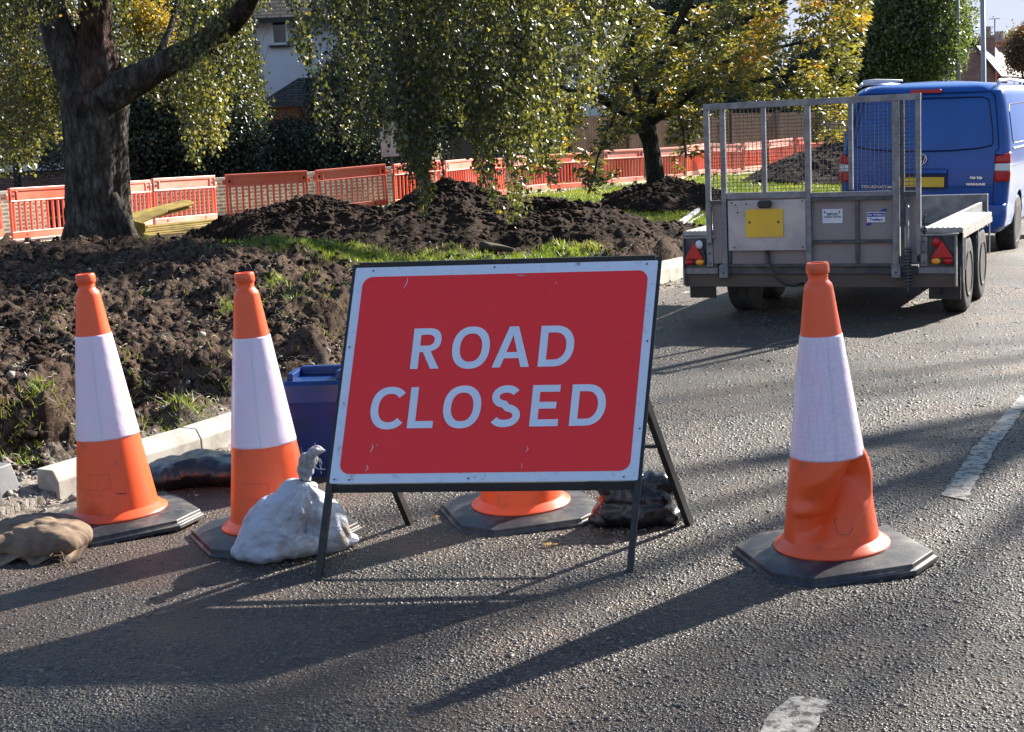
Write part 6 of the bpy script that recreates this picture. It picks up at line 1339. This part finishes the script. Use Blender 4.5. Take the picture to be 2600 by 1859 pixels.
for wx_, wy_, zz in HEAPS:
    n = 1500; i = RNG.integers(0, int(wx_.shape[0] * .96), n); j = RNG.integers(0, wx_.shape[1], n); HP.append(np.stack([wx_[i, j], wy_[i, j], zz[i, j] + .01], 1)); HS.append(np.minimum(RNG.lognormal(math.log(.022), .5, n), .09))
P = np.concatenate([P] + HP); S = np.concatenate([S] + HS)
rocks('soil_clods', P, S, M['clod'], 'loose soil clods scattered over the dug verge and heaps', 'soil')
x, y = scatter(2600, 5, 24, -.40, .10); k = dkerb(x, y) > .2; x, y = x[k], y[k]; S = RNG.lognormal(math.log(.008), .5, len(x)) * (.8 + y / 24)
rocks('pale_stones', np.stack([x, y, ground_z(x, y, True) + S * .3], 1), S, M['stone'], 'small pale stones scattered through the dug soil', 'stones')
x1, y1 = scatter(26000, 4.2, 17, -.45, .15); d = dkerb(x1, y1); k = (d > -.36) & (d < .3) & (y1 > 6.3) & ~((d > -.01) & (d < .13)); x1, y1 = x1[k], y1[k]
_g = gp(95, 1085); x2 = RNG.normal(_g[0], .09, 2200); y2 = RNG.normal(_g[1], .12, 2200); k = (dkerb(x2, y2) < -.01) | (y2 < gp(131, 1107)[1] - .02); x2, y2 = x2[k], y2[k]; x1 = np.concatenate([x1, x2]); y1 = np.concatenate([y1, y2]); S = RNG.lognormal(math.log(.0062), .4, len(x1)) * (.8 + y1 / 20)
rocks('kerb_gravel', np.stack([x1, y1, np.maximum(ground_z(x1, y1, True), gz(y1)) + S * .3], 1), S, M['stone'], 'grey gravel spilled along the foot of the new kerb', 'gravel')
# proud stone chippings of the surface dressing
x, y = 1 / RNG.uniform(1 / 12.0, 1 / 3.15, 150000), RNG.uniform(-.40, .40, 150000); x, y = x * y, x; d = dkerb(x, y); k = (d < -.33) & (x > -1.9 - .0 * y); mud_ = sst(-1.8, -.5, d + .35 * vnoise(x * 2.2, y * 2.2)) * sst(9.5, 6.8, y); patch_ = fbm(x * 1.6, y * 1.6, 4, 3); k &= RNG.random(len(x)) > np.clip(mud_ * .8 + sst(.0, .45, patch_) * .6, 0, .95); x, y = x[k], y[k]
S = RNG.lognormal(math.log(.0050), .25, len(x)) * (.75 + y / 16); P = np.stack([x, y, gz(y) + .0015 - S * .08], 1); n = len(P); nv = len(IV)
a = RNG.uniform(0, 2 * PI, n); c, s = np.cos(a), np.sin(a); V = IV[None] * (1 + RNG.uniform(-.25, .25, (n, nv, 1))) * (S[:, None, None] * RNG.uniform(.7, 1.35, (n, 1, 3))); V[..., 2] *= .55
V = np.stack([V[..., 0] * c[:, None] - V[..., 1] * s[:, None], V[..., 0] * s[:, None] + V[..., 1] * c[:, None], V[..., 2]], -1) + P[:, None]; F = (IF[None] + (np.arange(n) * nv)[:, None, None]).reshape(-1, 3)
tag(np_obj('road_chippings', V.reshape(-1, 3), F, M['chip'], None, {'tint': ('POINT', np.repeat(RNG.random(n), nv))}), 'grey and buff stone chippings standing proud of the asphalt', 'chippings', kind='stuff')
# grit and small chippings loose on the road
x, y = scatter(9000, 3.3, 15, -.38, .38); d = dkerb(x, y); k = (d < -.3) & (fbm(x * 1.2, y * 1.2, 2, 3) + .5 * sst(-1.6, -.3, d) > .12); x, y = x[k], y[k]; S = RNG.lognormal(math.log(.0026), .35, len(x)) * (.8 + y / 12)
rocks('road_grit', np.stack([x, y, gz(y) + .003 + S * .4], 1), S, M['stone'], 'fine pale grit loose on the asphalt', 'grit')
# pale roots in the cut bank
x, y = scatter(2600, 5.2, 13, -.36, .02); k = dkerb(x, y) > .25; x, y = x[k], y[k]; n = len(x); z = ground_z(x, y, True); a = RNG.uniform(0, 2 * PI, n); L = RNG.uniform(.03, .16, n); V = []; F = []
bend = RNG.normal(0, 1.2, n); m = 6
pts = np.zeros((n, m, 3)); pts[:, 0] = np.stack([x, y, z + .004], 1)
for j in range(1, m):
    aa = a + bend * j / m; pts[:, j] = pts[:, j - 1] + np.stack([np.cos(aa) * L / m, np.sin(aa) * L / m, RNG.normal(0, .012, n) + .006 * (m / 2 - j)], 1)
pts[:, :, 2] = np.maximum(pts[:, :, 2], ground_z(pts[:, :, 0], pts[:, :, 1], True) + .002)
w_ = np.array([0, 0, .0013]); V = np.stack([pts - w_, pts + w_], 2).reshape(-1, 3); i = (np.arange(n)[:, None] * m + np.arange(m - 1)[None])[..., None] * 2; F = np.concatenate([i, i + 1, i + 3, i + 2], -1).reshape(-1, 4)
tag(np_obj('roots', V, F, M['palewood']), 'thin pale roots and straws sticking out of the dug soil', 'roots', kind='stuff')
# ================================================================== CAMERA, LIGHT, WORLD
cam = bpy.data.cameras.new('camera'); co = bpy.data.objects.new('camera', cam); C.objects.link(co)
cam.sensor_width = 36; cam.lens = FPX / 2600 * 36; cam.clip_end = 3000; cam.clip_start = .05
c_, s_ = math.cos(ROLL), math.sin(ROLL); Rc = c_ * RV - s_ * UV; Uc = s_ * RV + c_ * UV
mw = Matrix.Identity(4)
for i in range(3): mw[i][0] = Rc[i]; mw[i][1] = Uc[i]; mw[i][2] = -FV[i]; 
mw[2][3] = H; co.matrix_world = mw
sc = bpy.context.scene; sc.camera = co
EL, AZ = math.radians(30), math.atan2(.745, .667)          # azimuth from +Y towards +X
sd = Vector((math.sin(AZ) * math.cos(EL), math.cos(AZ) * math.cos(EL), math.sin(EL)))
su = bpy.data.lights.new('sun', 'SUN'); su.energy = 4.9; su.angle = math.radians(1.0); su.color = (1, .93, .83)
so = bpy.data.objects.new('sun', su); C.objects.link(so); so.rotation_euler = sd.to_track_quat('Z', 'Y').to_euler(); so.location = (8, 8, 12)
w = bpy.data.worlds.new('World'); sc.world = w; w.use_nodes = True; nt = w.node_tree; nt.nodes.clear()
sky = nt.nodes.new('ShaderNodeTexSky'); sky.sky_type = 'NISHITA'; sky.sun_disc = False; sky.sun_elevation = EL; sky.sun_rotation = AZ; sky.air_density = .8; sky.dust_density = .0; sky.ozone_density = 1.5
bg = nt.nodes.new('ShaderNodeBackground'); bg.inputs[1].default_value = .085; wo = nt.nodes.new('ShaderNodeOutputWorld')
vm = nt.nodes.new('ShaderNodeVectorMath'); vm.operation = 'MINIMUM'; vm.inputs[1].default_value = (2.35, 2.55, 3.15); nt.links.new(sky.outputs[0], vm.inputs[0]); nt.links.new(vm.outputs[0], bg.inputs[0]); nt.links.new(bg.outputs[0], wo.inputs[0])
sc.view_settings.view_transform = 'Standard'; sc.view_settings.look = 'None'; sc.view_settings.exposure = 1.92; sc.view_settings.gamma = 1
sc.cycles.use_denoising = True; sc.cycles.max_bounces = 6; sc.cycles.transparent_max_bounces = 8
